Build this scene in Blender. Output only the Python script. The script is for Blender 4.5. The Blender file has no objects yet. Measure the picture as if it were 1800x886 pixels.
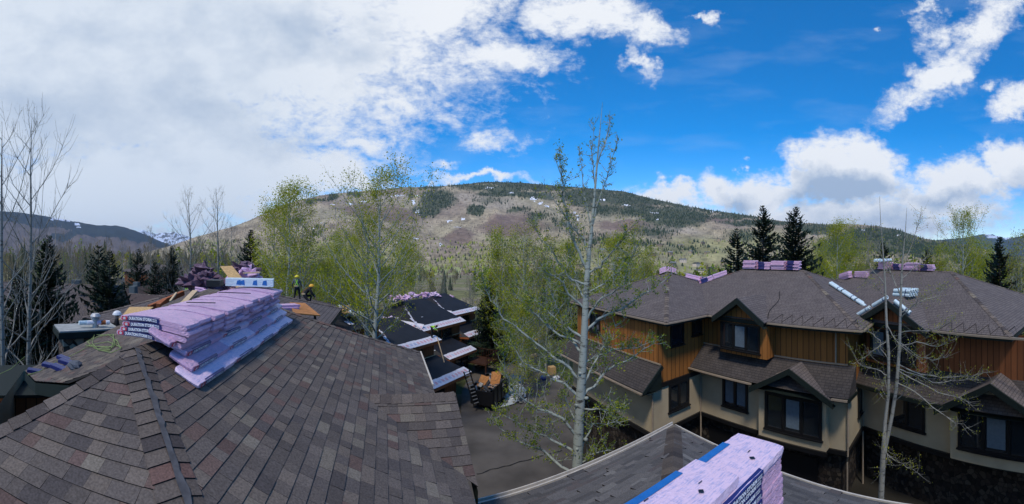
import bpy, math, random
import numpy as np
from mathutils import Vector, Matrix, noise
random.seed(7); np.random.seed(7)
C = bpy.context.scene.collection
S = bpy.context.scene
F = 644.6; YH = 443.0            # photograph: pixels per radian, eye-level row

# ------------------------------------------------------------------ camera
cd = bpy.data.cameras.new('camera'); cam = bpy.data.objects.new('camera', cd); C.objects.link(cam)
cd.type = 'PANO'; cd.panorama_type = 'CENTRAL_CYLINDRICAL'
cd.central_cylindrical_range_u_min = -900/F; cd.central_cylindrical_range_u_max = 900/F
cd.central_cylindrical_range_v_min = -443/F; cd.central_cylindrical_range_v_max = 443/F
cd.central_cylindrical_radius = 1.0
cam.location = (0, 0, 0); cam.rotation_euler = (math.pi/2, 0, 0)
cd.clip_start = 0.05; cd.clip_end = 60000
S.camera = cam

# ------------------------------------------------------------------ sun, exposure
SUN_EL = math.radians(56); SUN_AZ = math.radians(205)      # azimuth clockwise from the view axis: behind, to the left
sl = bpy.data.lights.new('sun', 'SUN'); sl.energy = 3.0; sl.angle = math.radians(8); sl.color = (1.0, .91, .78)
so = bpy.data.objects.new('sun', sl); C.objects.link(so)
sd = Vector((math.sin(SUN_AZ)*math.cos(SUN_EL), math.cos(SUN_AZ)*math.cos(SUN_EL), math.sin(SUN_EL)))
so.rotation_euler = sd.to_track_quat('Z', 'Y').to_euler()
S.view_settings.view_transform = 'Standard'; S.view_settings.look = 'None'
S.view_settings.gamma = 1; S.view_settings.use_curve_mapping = False
S.view_settings.exposure = 0.0
S.render.engine = 'CYCLES'
S.cycles.max_bounces = 5; S.cycles.diffuse_bounces = 2; S.cycles.glossy_bounces = 2; S.cycles.transparent_max_bounces = 8
S.cycles.use_denoising = True

# ------------------------------------------------------------------ world
def build_world():
    w = bpy.data.worlds.new('World'); S.world = w; w.use_nodes = True
    nt = w.node_tree; nd = nt.nodes; lk = nt.links; nd.clear()
    def M(op, a, b=None, c=None, clamp=False):
        n = nd.new('ShaderNodeMath'); n.operation = op; n.use_clamp = clamp
        for i, q in enumerate((a, b, c)):
            if q is None: continue
            if isinstance(q, (int, float)): n.inputs[i].default_value = q
            else: lk.new(q, n.inputs[i])
        return n.outputs[0]
    def mixc(f, a, b):
        n = nd.new('ShaderNodeMix'); n.data_type = 'RGBA'
        if isinstance(f, (int, float)): n.inputs[0].default_value = f
        else: lk.new(f, n.inputs[0])
        for i, q in ((6, a), (7, b)):
            if isinstance(q, tuple): n.inputs[i].default_value = (*q, 1)
            else: lk.new(q, n.inputs[i])
        return n.outputs[2]
    tc = nd.new('ShaderNodeTexCoord')
    sep = nd.new('ShaderNodeSeparateXYZ'); lk.new(tc.outputs['Generated'], sep.inputs[0])
    x, y, z = sep.outputs
    th = M('ARCTAN2', x, y)
    hl = M('MAXIMUM', M('SQRT', M('ADD', M('MULTIPLY', x, x), M('MULTIPLY', y, y))), 0.2)
    k = M('DIVIDE', z, hl)
    comb = nd.new('ShaderNodeCombineXYZ'); lk.new(th, comb.inputs[0]); lk.new(k, comb.inputs[1])
    P0 = comb.outputs[0]
    def nz(scale, detail=6, rough=.6, off=0, sy=1.0, dist=0):
        mp = nd.new('ShaderNodeMapping'); lk.new(P0, mp.inputs[0]); mp.inputs['Location'].default_value = (off, off*.7, off*.3)
        mp.inputs['Scale'].default_value = (1, sy, 1)
        n = nd.new('ShaderNodeTexNoise'); n.inputs['Scale'].default_value = scale
        n.inputs['Detail'].default_value = detail; n.inputs['Roughness'].default_value = rough; n.inputs['Distortion'].default_value = dist
        lk.new(mp.outputs[0], n.inputs['Vector']); return n
    # warp the coordinates a little so that cloud outlines are ragged
    n1 = nz(5.5, 8, .62, 3.1)
    vs = nd.new('ShaderNodeVectorMath'); vs.operation = 'SUBTRACT'; lk.new(n1.outputs['Color'], vs.inputs[0]); vs.inputs[1].default_value = (.5, .5, .5)
    vm = nd.new('ShaderNodeVectorMath'); vm.operation = 'MULTIPLY'; lk.new(vs.outputs[0], vm.inputs[0]); vm.inputs[1].default_value = (.34, .20, 0)
    va = nd.new('ShaderNodeVectorMath'); va.operation = 'ADD'; lk.new(vm.outputs[0], va.inputs[0]); lk.new(P0, va.inputs[1])
    def blobs(lst, src):
        acc = None
        for (cx, cy, rx, ry, rot, wt) in lst:
            mp = nd.new('ShaderNodeMapping'); mp.vector_type = 'TEXTURE'
            lk.new(src, mp.inputs[0])
            mp.inputs['Location'].default_value = ((cx-900)/F, (YH-cy)/F, 0)
            mp.inputs['Rotation'].default_value = (0, 0, math.radians(-rot))
            mp.inputs['Scale'].default_value = (rx/F, ry/F, 1)
            ln = nd.new('ShaderNodeVectorMath'); ln.operation = 'LENGTH'; lk.new(mp.outputs[0], ln.inputs[0])
            v = M('MULTIPLY', M('SUBTRACT', 1.0, ln.outputs['Value']), wt)
            acc = v if acc is None else M('MAXIMUM', acc, v)
        return acc
    clouds = [
        (150, 60, 800, 330, 0, 2.4), (120, 340, 330, 110, 0, 2.2), (330, 300, 330, 160, 0, 2.0), (600, 120, 260, 110, -20, 1.6), (760, 20, 180, 70, -10, 1.5),
        (520, 300, 200, 70, 5, 1.6), (590, 318, 110, 34, 0, 1.6), (1010, 22, 130, 42, 5, 1.5), (1110, 48, 95, 26, 8, 1.2), (890, 98, 135, 40, -4, 1.4),
        (1130, 100, 58, 24, 50, 1.0), (860, 252, 95, 24, 2, .85), (760, 296, 44, 14, 0, .9), (735, 318, 40, 9, 0, .8), (860, 318, 120, 10, 0, 1.2),
        (690, 195, 120, 30, 8, 1.0), (640, 260, 130, 34, 10, .9), (730, 120, 130, 50, -30, .8),
        (1640, 125, 165, 34, -40, 1.2), (1730, 45, 120, 50, -38, 1.2), (1650, 60, 50, 40, -60, .9), (1600, 175, 90, 22, -15, .9), (1785, 175, 52, 30, -20, 1.1), (1730, 158, 22, 14, 0, .7),
        (1495, 305, 112, 78, 0, 2.4), (1425, 330, 70, 45, 0, 1.8), (1270, 330, 60, 44, 0, 1.7), (1330, 345, 90, 46, 0, 1.7), (1180, 333, 48, 24, 0, 1.4),
        (1690, 325, 100, 56, 0, 2.0), (1790, 290, 66, 62, 0, 2.0), (1640, 360, 160, 50, 0, 1.8),
        (1450, 395, 420, 52, 0, 1.8), (1150, 345, 90, 26, 0, .9), (1268, 36, 22, 12, 40, .9), (1240, 24, 24, 5, 0, .7), (1528, 57, 12, 8, 0, .8), (1325, 288, 10, 10, 0, .8), (1635, 10, 40, 12, -30, .8)]
    base = blobs(clouds, va.outputs[0])
    n2 = nz(9, 10, .68, 7.7, 1.6, .4)
    n3 = nz(34, 7, .66, 1.7, 1.7)
    det = M('ADD', M('MULTIPLY', M('SUBTRACT', n2.outputs['Fac'], .5), 1.9), M('MULTIPLY', M('SUBTRACT', n3.outputs['Fac'], .5), 1.1))
    mr = nd.new('ShaderNodeMapRange'); mr.interpolation_type = 'SMOOTHSTEP'; mr.inputs['From Min'].default_value = -.12; mr.inputs['From Max'].default_value = 1.0
    lk.new(M('ADD', base, det), mr.inputs['Value'])
    cm = mr.outputs[0]
    # thin veil of cirrus over the blue
    veil = nz(3, 6, .6, 11, 3.5)
    vr = nd.new('ShaderNodeMapRange'); vr.inputs['From Min'].default_value = .5; vr.inputs['From Max'].default_value = .8; vr.inputs['To Max'].default_value = .16
    lk.new(veil.outputs['Fac'], vr.inputs['Value'])
    # cloud shading: white tops, blue-grey bellies
    bellies = blobs([(1490, 335, 100, 42, 0, 1.5), (1420, 350, 60, 30, 0, .9), (1690, 355, 90, 25, 0, .9), (1560, 400, 300, 30, 0, .7),
                     (60, 200, 300, 90, 0, .9), (330, 180, 200, 60, 25, .8), (160, 60, 160, 40, 0, .6), (420, 60, 120, 60, 60, .6), (620, 100, 90, 60, 20, .5), (520, 60, 130, 60, 30, .55), (1790, 350, 60, 60, 0, .9), (1290, 360, 60, 20, 0, .8)], va.outputs[0])
    n4 = nz(6, 6, .6, 20, 1.5)
    sh = M('ADD', M('MULTIPLY', bellies, 1.1), M('MULTIPLY', M('SUBTRACT', n4.outputs['Fac'], .45), 2.0), clamp=True)
    ccol = mixc(sh, (.93, .96, 1.0), (.40, .51, .68))
    left = nd.new('ShaderNodeMapRange'); left.inputs['From Min'].default_value = -.2; left.inputs['From Max'].default_value = -.75; lk.new(th, left.inputs['Value'])
    lowl = nd.new('ShaderNodeMapRange'); lowl.inputs['From Min'].default_value = .42; lowl.inputs['From Max'].default_value = .05; lk.new(k, lowl.inputs['Value'])
    lcol = mixc(M('ADD', M('MULTIPLY', M('SUBTRACT', n4.outputs['Fac'], .42), 1.9), M('MULTIPLY', bellies, .5), clamp=True), (.72, .80, .90), (.46, .56, .71))
    lcol = mixc(M('MULTIPLY', lowl.outputs[0], .35), lcol, (.60, .72, .88))
    ccol = mixc(M('MULTIPLY', left.outputs[0], .85), ccol, lcol)
    sky = nd.new('ShaderNodeTexSky'); sky.sky_type = 'NISHITA'; sky.sun_disc = False
    sky.sun_elevation = SUN_EL; sky.sun_rotation = SUN_AZ; sky.altitude = 2500; sky.air_density = 1.0; sky.dust_density = .3; sky.ozone_density = 2.0
    hs = nd.new('ShaderNodeHueSaturation'); hs.inputs['Saturation'].default_value = 1.48; hs.inputs['Value'].default_value = 1.5; lk.new(sky.outputs[0], hs.inputs['Color'])
    sc = nd.new('ShaderNodeVectorMath'); sc.operation = 'SCALE'; sc.inputs['Scale'].default_value = .15
    lk.new(hs.outputs[0], sc.inputs[0])
    col = mixc(vr.outputs[0], sc.outputs[0], (.62, .74, .90))
    col = mixc(M('MULTIPLY', cm, .97), col, ccol)
    bg = nd.new('ShaderNodeBackground'); lk.new(col, bg.inputs[0]); bg.inputs[1].default_value = 1.0
    out = nd.new('ShaderNodeOutputWorld'); lk.new(bg.outputs[0], out.inputs[0])
build_world()

# ------------------------------------------------------------------ helpers
def dirv(x):
    t = (x-900)/F; return Vector((math.sin(t), math.cos(t), 0))
def P(x, y, r):
    """world point on the photograph's ray (x, y) at horizontal distance r"""
    d = dirv(x)*r; d.z = -(y-YH)/F*r; return d
AZ = math.radians(-20)
U = Vector((math.sin(AZ), math.cos(AZ), 0)); N = Vector((math.cos(AZ), -math.sin(AZ), 0)); Z = Vector((0, 0, 1))
def nu(n, u, z=0): return N*n + U*u + Z*z
def topx(p):
    t = math.atan2(p[0], p[1]); r = math.hypot(p[0], p[1]); return 900+F*t, YH-F*p[2]/max(r, .01)
def sm(a, b, v):
    t = min(1, max(0, (v-a)/(b-a))); return t*t*(3-2*t)

class MB:
    def __init__(s): s.v = []; s.f = []; s.m = []; s.c = []
    def poly(s, pts, m=0, c=(.5, .5, .5)):
        i = len(s.v); s.v += [tuple(p) for p in pts]; s.f.append(tuple(range(i, i+len(pts)))); s.m.append(m); s.c.append(c)
    def obox(s, c, ax, ay, az, m=0, col=(.5, .5, .5)):
        """box round centre c with half-extent vectors ax, ay, az"""
        c = Vector(c); q = []
        for k in (-1, 1):
            for j in (-1, 1):
                for i in (-1, 1): q.append(tuple(c+ax*i+ay*j+az*k))
        b = len(s.v); s.v += q
        for f in ((0, 2, 3, 1), (4, 5, 7, 6), (0, 1, 5, 4), (2, 6, 7, 3), (0, 4, 6, 2), (1, 3, 7, 5)):
            s.f.append(tuple(b+i for i in f)); s.m.append(m); s.c.append(col)
    def bar(s, a, b, w, h, m=0, col=(.5, .5, .5), up=Z):
        a = Vector(a); b = Vector(b); d = (b-a); L = d.length
        if L < 1e-6: return
        d.normalize(); r = d.cross(up)
        if r.length < 1e-4: r = d.cross(Vector((1, 0, 0)))
        r.normalize(); t = r.cross(d)
        s.obox((a+b)/2, r*w/2, d*L/2, t*h/2, m, col)
    def tube(s, pts, rads, n=6, m=0, c=(.5, .5, .5), cap=False):
        pts = [Vector(p) for p in pts]; b0 = len(s.v)
        for i, p in enumerate(pts):
            d = (pts[min(i+1, len(pts)-1)]-pts[max(i-1, 0)])
            d = d.normalized() if d.length > 1e-7 else Z.copy()
            r = d.cross(Z if abs(d.z) < .9 else Vector((1, 0, 0))).normalized(); t = r.cross(d)
            R = rads[i] if isinstance(rads, (list, tuple)) else rads
            for k in range(n):
                a = 2*math.pi*k/n; s.v.append(tuple(p+(r*math.cos(a)+t*math.sin(a))*R))
        for i in range(len(pts)-1):
            for k in range(n):
                a = b0+i*n+k; b = b0+i*n+(k+1) % n
                s.f.append((a, b, b+n, a+n)); s.m.append(m); s.c.append(c)
        if cap:
            s.f.append(tuple(b0+k for k in range(n))[::-1]); s.m.append(m); s.c.append(c)
            e = b0+(len(pts)-1)*n; s.f.append(tuple(e+k for k in range(n))); s.m.append(m); s.c.append(c)
    def ball(s, c, rx, ry, rz, m=0, n=8, k=6, seed=0, amp=0, top=False, col=(.5, .5, .5)):
        c = Vector(c); b = len(s.v)
        for j in range(k+1):
            ph = math.pi*j/k if not top else math.pi/2*j/k
            for i in range(n):
                a = 2*math.pi*i/n; d = Vector((math.sin(ph)*math.cos(a), math.sin(ph)*math.sin(a), math.cos(ph)))
                q = 1+(amp*noise.noise(d*2.1+Vector((seed, 0, 0))) if amp else 0)
                s.v.append((c.x+d.x*rx*q, c.y+d.y*ry*q, c.z+d.z*rz*q))
        for j in range(k):
            for i in range(n):
                a = b+j*n+i; e = b+j*n+(i+1) % n
                s.f.append((a, a+n, e+n, e)); s.m.append(m); s.c.append(col)
    def build(s, name, mats, parent=None, smooth=False, uv=False, kind=None):
        me = bpy.data.meshes.new(name)
        o0 = parent_origin(parent)
        me.from_pydata([(v[0]-o0.x, v[1]-o0.y, v[2]-o0.z) for v in s.v], [], s.f)
        if not isinstance(mats, (list, tuple)): mats = [mats]
        for q in mats: me.materials.append(q)
        me.polygons.foreach_set('material_index', s.m)
        if smooth: me.polygons.foreach_set('use_smooth', [True]*len(s.f))
        ca = me.color_attributes.new('Col', 'FLOAT_COLOR', 'CORNER')
        buf = []
        for f, c in zip(s.f, s.c): buf += [c[0], c[1], c[2], 1.0]*len(f)
        ca.data.foreach_set('color', buf)
        if uv:
            ul = me.uv_layers.new(name='UVMap'); me.update(); k = 0; ub = []
            for p in me.polygons:
                nn = p.normal
                h = Z.cross(nn)
                if h.length < .05: h = Vector((1, 0, 0)); v_ = Vector((0, 1, 0))
                else:
                    h.normalize(); v_ = nn.cross(h)
                for vi in p.vertices:
                    q = Vector(s.v[vi]); ub += [q.dot(h), q.dot(v_)]
            ul.data.foreach_set('uv', ub)
        me.validate(); me.update()
        o = bpy.data.objects.new(name, me); C.objects.link(o)
        if parent: o.parent = parent
        if kind: o['kind'] = kind
        return o
def parent_origin(p):
    v = Vector((0, 0, 0))
    while p is not None: v += p.location; p = p.parent
    return v
def tag(o, label, cat, group=None, kind=None):
    if label: o['label'] = label
    if cat: o['category'] = cat
    if group: o['group'] = group
    if kind: o['kind'] = kind
    return o
def thing(name, label, cat, loc=(0, 0, 0), group=None):
    o = bpy.data.objects.new(name, None); C.objects.link(o); o.location = loc; o.empty_display_size = .2
    return tag(o, label, cat, group)
def copy_tree(o, parent=None):
    c = o.copy(); C.objects.link(c)
    if parent: c.parent = parent
    for ch in list(o.children): copy_tree(ch, c)
    return c
def np_mesh(name, V, Fq, mats, parent=None, cols=None, kind=None, mi=None, smooth=False):
    """V (n,3) float, Fq (m,4) int quads"""
    me = bpy.data.meshes.new(name); V = np.asarray(V, dtype=np.float32); Fq = np.asarray(Fq, dtype=np.int32)
    k = Fq.shape[1]
    me.vertices.add(len(V)); me.vertices.foreach_set('co', V.ravel())
    me.loops.add(Fq.size); me.loops.foreach_set('vertex_index', Fq.ravel())
    me.polygons.add(len(Fq)); me.polygons.foreach_set('loop_start', np.arange(0, Fq.size, k, dtype=np.int32))
    if not isinstance(mats, (list, tuple)): mats = [mats]
    for q in mats: me.materials.append(q)
    if mi is not None: me.polygons.foreach_set('material_index', np.asarray(mi, dtype=np.int32))
    if smooth: me.polygons.foreach_set('use_smooth', np.ones(len(Fq), dtype=bool))
    me.update(calc_edges=True)
    if cols is not None:
        ca = me.color_attributes.new('Col', 'FLOAT_COLOR', 'CORNER')
        cc = np.ones((len(Fq), k, 4), dtype=np.float32); cc[:, :, :3] = np.asarray(cols, dtype=np.float32)[:, None, :]
        ca.data.foreach_set('color', cc.ravel())
    o = bpy.data.objects.new(name, me); C.objects.link(o)
    if parent: o.parent = parent
    if kind: o['kind'] = kind
    return o

# ------------------------------------------------------------------ materials
def mat(name, col=(.5, .5, .5), rough=.8, var=.12, scale=8, bump=0, bscale=40, attr=False, spec=.3, metal=0, coord='Object', subsurf=0):
    m = bpy.data.materials.new(name); m.use_nodes = True; nt = m.node_tree; nd = nt.nodes; lk = nt.links
    b = nd['Principled BSDF']; b.inputs['Roughness'].default_value = rough; b.inputs['Metallic'].default_value = metal
    b.inputs['Specular IOR Level'].default_value = spec
    tc = nd.new('ShaderNodeTexCoord')
    n = nd.new('ShaderNodeTexNoise'); n.inputs['Scale'].default_value = scale; n.inputs['Detail'].default_value = 5; lk.new(tc.outputs[coord], n.inputs['Vector'])
    mr = nd.new('ShaderNodeMapRange'); mr.inputs['From Min'].default_value = .3; mr.inputs['From Max'].default_value = .7
    mr.inputs['To Min'].default_value = 1-var; mr.inputs['To Max'].default_value = 1+var; lk.new(n.outputs['Fac'], mr.inputs['Value'])
    sc = nd.new('ShaderNodeVectorMath'); sc.operation = 'SCALE'; lk.new(mr.outputs[0], sc.inputs['Scale'])
    if attr:
        a = nd.new('ShaderNodeAttribute'); a.attribute_name = 'Col'; lk.new(a.outputs['Color'], sc.inputs[0])
    else: sc.inputs[0].default_value = col
    lk.new(sc.outputs[0], b.inputs['Base Color'])
    if bump:
        n2 = nd.new('ShaderNodeTexNoise'); n2.inputs['Scale'].default_value = bscale; n2.inputs['Detail'].default_value = 6; lk.new(tc.outputs[coord], n2.inputs['Vector'])
        bp = nd.new('ShaderNodeBump'); bp.inputs['Strength'].default_value = bump; bp.inputs['Distance'].default_value = .02
        lk.new(n2.outputs['Fac'], bp.inputs['Height']); lk.new(bp.outputs[0], b.inputs['Normal'])
    m.diffuse_color = (*col, 1)
    return m
def mat_shingle(name, c1, c2, c3, line=(.008, .008, .008)):
    """distant shingle courses: bricks laid in UV metres, random tab tones, dark butt lines"""
    m = mat(name, c1, .95, .1, 3); nt = m.node_tree; nd = nt.nodes; lk = nt.links; b = nd['Principled BSDF']
    uv = nd.new('ShaderNodeUVMap')
    def brick(w, off, ca, cb, mortar):
        mp = nd.new('ShaderNodeMapping'); lk.new(uv.outputs[0], mp.inputs[0]); mp.inputs['Location'].default_value = (off, 0, 0)
        t = nd.new('ShaderNodeTexBrick'); lk.new(mp.outputs[0], t.inputs['Vector']); t.inputs['Scale'].default_value = 1
        t.inputs['Brick Width'].default_value = w; t.inputs['Row Height'].default_value = .143; t.inputs['Mortar Size'].default_value = mortar
        t.inputs['Mortar Smooth'].default_value = .3
        t.offset = .37; t.squash = 1.4; t.squash_frequency = 3
        t.inputs['Color1'].default_value = (*ca, 1); t.inputs['Color2'].default_value = (*cb, 1); t.inputs['Mortar'].default_value = (*line, 1)
        return t
    t1 = brick(.21, 0, c1, c2, .012); t2 = brick(.33, .13, c1, c3, .001)
    mx = nd.new('ShaderNodeMix'); mx.data_type = 'RGBA'; mx.inputs[0].default_value = .45
    lk.new(t1.outputs['Color'], mx.inputs[6]); lk.new(t2.outputs['Color'], mx.inputs[7])
    n = nd.new('ShaderNodeTexNoise'); n.inputs['Scale'].default_value = 1.3; n.inputs['Detail'].default_value = 6; lk.new(uv.outputs[0], n.inputs['Vector'])
    mr = nd.new('ShaderNodeMapRange'); mr.inputs['To Min'].default_value = .75; mr.inputs['To Max'].default_value = 1.25; lk.new(n.outputs['Fac'], mr.inputs['Value'])
    sc = nd.new('ShaderNodeVectorMath'); sc.operation = 'SCALE'; lk.new(mx.outputs[2], sc.inputs[0]); lk.new(mr.outputs[0], sc.inputs['Scale'])
    lk.new(sc.outputs[0], b.inputs['Base Color'])
    bp = nd.new('ShaderNodeBump'); bp.inputs['Strength'].default_value = .5; bp.inputs['Distance'].default_value = .015; bp.invert = True
    lk.new(t1.outputs['Fac'], bp.inputs['Height']); lk.new(bp.outputs[0], b.inputs['Normal'])
    return m
def mat_boards(name, col, pitch=.32):
    m = mat(name, col, .75, .18, 2.5); nt = m.node_tree; nd = nt.nodes; lk = nt.links; b = nd['Principled BSDF']
    uv = nd.new('ShaderNodeUVMap'); sep = nd.new('ShaderNodeSeparateXYZ'); lk.new(uv.outputs[0], sep.inputs[0])
    dv = nd.new('ShaderNodeMath'); dv.operation = 'DIVIDE'; lk.new(sep.outputs[0], dv.inputs[0]); dv.inputs[1].default_value = pitch
    fr = nd.new('ShaderNodeMath'); fr.operation = 'FRACT'; lk.new(dv.outputs[0], fr.inputs[0])
    gt = nd.new('ShaderNodeMath'); gt.operation = 'GREATER_THAN'; lk.new(fr.outputs[0], gt.inputs[0]); gt.inputs[1].default_value = .10
    fl = nd.new('ShaderNodeMath'); fl.operation = 'FLOOR'; lk.new(dv.outputs[0], fl.inputs[0])
    wn = nd.new('ShaderNodeTexWhiteNoise'); wn.noise_dimensions = '1D'; lk.new(fl.outputs[0], wn.inputs['W'])
    mp = nd.new('ShaderNodeMapping'); mp.inputs['Scale'].default_value = (14, .8, 1); lk.new(uv.outputs[0], mp.inputs[0])
    gr = nd.new('ShaderNodeTexNoise'); gr.inputs['Scale'].default_value = 2; gr.inputs['Detail'].default_value = 5; lk.new(mp.outputs[0], gr.inputs['Vector'])
    a1 = nd.new('ShaderNodeMath'); a1.operation = 'MULTIPLY_ADD'; lk.new(wn.outputs[0], a1.inputs[0]); a1.inputs[1].default_value = .3; a1.inputs[2].default_value = .6
    a2 = nd.new('ShaderNodeMath'); a2.operation = 'MULTIPLY_ADD'; lk.new(gr.outputs['Fac'], a2.inputs[0]); a2.inputs[1].default_value = .55; lk.new(a1.outputs[0], a2.inputs[2])
    gm = nd.new('ShaderNodeMath'); gm.operation = 'MULTIPLY_ADD'; lk.new(gt.outputs[0], gm.inputs[0]); gm.inputs[1].default_value = .82; gm.inputs[2].default_value = .18
    a3 = nd.new('ShaderNodeMath'); a3.operation = 'MULTIPLY'; lk.new(a2.outputs[0], a3.inputs[0]); lk.new(gm.outputs[0], a3.inputs[1])
    sc = nd.new('ShaderNodeVectorMath'); sc.operation = 'SCALE'; sc.inputs[0].default_value = col; lk.new(a3.outputs[0], sc.inputs['Scale'])
    lk.new(sc.outputs[0], b.inputs['Base Color'])
    bp = nd.new('ShaderNodeBump'); bp.inputs['Strength'].default_value = .8; bp.inputs['Distance'].default_value = .02
    lk.new(gt.outputs[0], bp.inputs['Height']); lk.new(bp.outputs[0], b.inputs['Normal'])
    return m
def mat_stone(name, k=1.0):
    m = mat(name, (.2, .17, .14), .9, .2, 5); nt = m.node_tree; nd = nt.nodes; lk = nt.links; b = nd['Principled BSDF']
    tc = nd.new('ShaderNodeTexCoord'); v = nd.new('ShaderNodeTexVoronoi'); v.inputs['Scale'].default_value = 4.5; lk.new(tc.outputs['Object'], v.inputs['Vector'])
    r = nd.new('ShaderNodeValToRGB'); r.color_ramp.elements[0].color = (.03*k, .026*k, .022*k, 1); r.color_ramp.elements[1].color = (.3*k, .24*k, .18*k, 1)
    e = r.color_ramp.elements.new(.5); e.color = (.12*k, .08*k, .06*k, 1)
    sp = nd.new('ShaderNodeSeparateColor'); lk.new(v.outputs['Color'], sp.inputs[0]); lk.new(sp.outputs[0], r.inputs[0])
    v2 = nd.new('ShaderNodeTexVoronoi'); v2.feature = 'DISTANCE_TO_EDGE'; v2.inputs['Scale'].default_value = 4.5; lk.new(tc.outputs['Object'], v2.inputs['Vector'])
    mr = nd.new('ShaderNodeMapRange'); mr.inputs['From Max'].default_value = .08; mr.inputs['To Min'].default_value = .15; lk.new(v2.outputs['Distance'], mr.inputs['Value'])
    sc = nd.new('ShaderNodeVectorMath'); sc.operation = 'SCALE'; lk.new(r.outputs[0], sc.inputs[0]); lk.new(mr.outputs[0], sc.inputs['Scale']); lk.new(sc.outputs[0], b.inputs['Base Color'])
    bp = nd.new('ShaderNodeBump'); bp.inputs['Distance'].default_value = .05; lk.new(mr.outputs[0], bp.inputs['Height']); lk.new(bp.outputs[0], b.inputs['Normal'])
    return m
def mat_wrap(name, base, ink, inkamt=.5, wr=.5, dust=None):
    """crinkled plastic wrapper with faint printing"""
    m = mat(name, base, .38, .05, 6, spec=.4); nt = m.node_tree; nd = nt.nodes; lk = nt.links; b = nd['Principled BSDF']
    tc = nd.new('ShaderNodeTexCoord')
    v = nd.new('ShaderNodeTexNoise'); v.inputs['Scale'].default_value = 14; v.inputs['Detail'].default_value = 8; v.inputs['Roughness'].default_value = .75; lk.new(tc.outputs['Object'], v.inputs['Vector'])
    mp = nd.new('ShaderNodeMapping'); mp.inputs['Scale'].default_value = (4, 30, 4); lk.new(tc.outputs['Object'], mp.inputs[0])
    l = nd.new('ShaderNodeTexNoise'); l.inputs['Scale'].default_value = 3; l.inputs['Detail'].default_value = 3; lk.new(mp.outputs[0], l.inputs['Vector'])
    ml = nd.new('ShaderNodeMath'); ml.operation = 'MULTIPLY'; lk.new(v.outputs['Fac'], ml.inputs[0]); lk.new(l.outputs['Fac'], ml.inputs[1])
    mr = nd.new('ShaderNodeMapRange'); mr.inputs['From Min'].default_value = .23; mr.inputs['From Max'].default_value = .36; mr.inputs['To Max'].default_value = inkamt; lk.new(ml.outputs[0], mr.inputs['Value'])
    # ink only on upward faces
    ge = nd.new('ShaderNodeNewGeometry'); sp = nd.new('ShaderNodeSeparateXYZ'); lk.new(ge.outputs['Normal'], sp.inputs[0])
    up = nd.new('ShaderNodeMapRange'); up.inputs['From Min'].default_value = .6; up.inputs['From Max'].default_value = .9; lk.new(sp.outputs[2], up.inputs['Value'])
    mm = nd.new('ShaderNodeMath'); mm.operation = 'MULTIPLY'; lk.new(mr.outputs[0], mm.inputs[0]); lk.new(up.outputs[0], mm.inputs[1])
    mx = nd.new('ShaderNodeMix'); mx.data_type = 'RGBA'; lk.new(mm.outputs[0], mx.inputs[0]); mx.inputs[6].default_value = (*base, 1); mx.inputs[7].default_value = (*ink, 1)
    lk.new(mx.outputs[2], b.inputs['Base Color'])
    w = nd.new('ShaderNodeTexNoise'); w.inputs['Scale'].default_value = 13; w.inputs['Detail'].default_value = 7; w.inputs['Roughness'].default_value = .65; w.inputs['Distortion'].default_value = 2.2; lk.new(tc.outputs['Object'], w.inputs['Vector'])
    bp = nd.new('ShaderNodeBump'); bp.inputs['Strength'].default_value = wr; bp.inputs['Distance'].default_value = .05; lk.new(w.outputs['Fac'], bp.inputs['Height']); lk.new(bp.outputs[0], b.inputs['Normal'])
    return m
def mat_leaf(name, trans=.3):
    m = mat(name, (.1, .12, .02), .6, .15, 2, attr=True, spec=.2); nt = m.node_tree; nd = nt.nodes; lk = nt.links; b = nd['Principled BSDF']
    out = nd['Material Output']; t = nd.new('ShaderNodeBsdfTranslucent'); a = nd.new('ShaderNodeAttribute'); a.attribute_name = 'Col'; lk.new(a.outputs['Color'], t.inputs[0])
    mx = nd.new('ShaderNodeMixShader'); mx.inputs[0].default_value = trans; lk.new(b.outputs[0], mx.inputs[1]); lk.new(t.outputs[0], mx.inputs[2]); lk.new(mx.outputs[0], out.inputs['Surface'])
    return m
def mat_bark(name, col, dark):
    m = mat(name, col, .85, .15, 3); nt = m.node_tree; nd = nt.nodes; lk = nt.links; b = nd['Principled BSDF']
    tc = nd.new('ShaderNodeTexCoord'); mp = nd.new('ShaderNodeMapping'); mp.inputs['Scale'].default_value = (2, 2, 7); lk.new(tc.outputs['Object'], mp.inputs[0])
    n = nd.new('ShaderNodeTexNoise'); n.inputs['Scale'].default_value = 1.6; n.inputs['Detail'].default_value = 7; n.inputs['Roughness'].default_value = .7; lk.new(mp.outputs[0], n.inputs['Vector'])
    r = nd.new('ShaderNodeValToRGB'); r.color_ramp.elements[0].position = .36; r.color_ramp.elements[0].color = (*dark, 1); r.color_ramp.elements[1].position = .47; r.color_ramp.elements[1].color = (*col, 1)
    lk.new(n.outputs['Fac'], r.inputs[0]); lk.new(r.outputs[0], b.inputs['Base Color'])
    bp = nd.new('ShaderNodeBump'); bp.inputs['Strength'].default_value = .4; bp.inputs['Distance'].default_value = .01; lk.new(n.outputs['Fac'], bp.inputs['Height']); lk.new(bp.outputs[0], b.inputs['Normal'])
    return m
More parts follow.
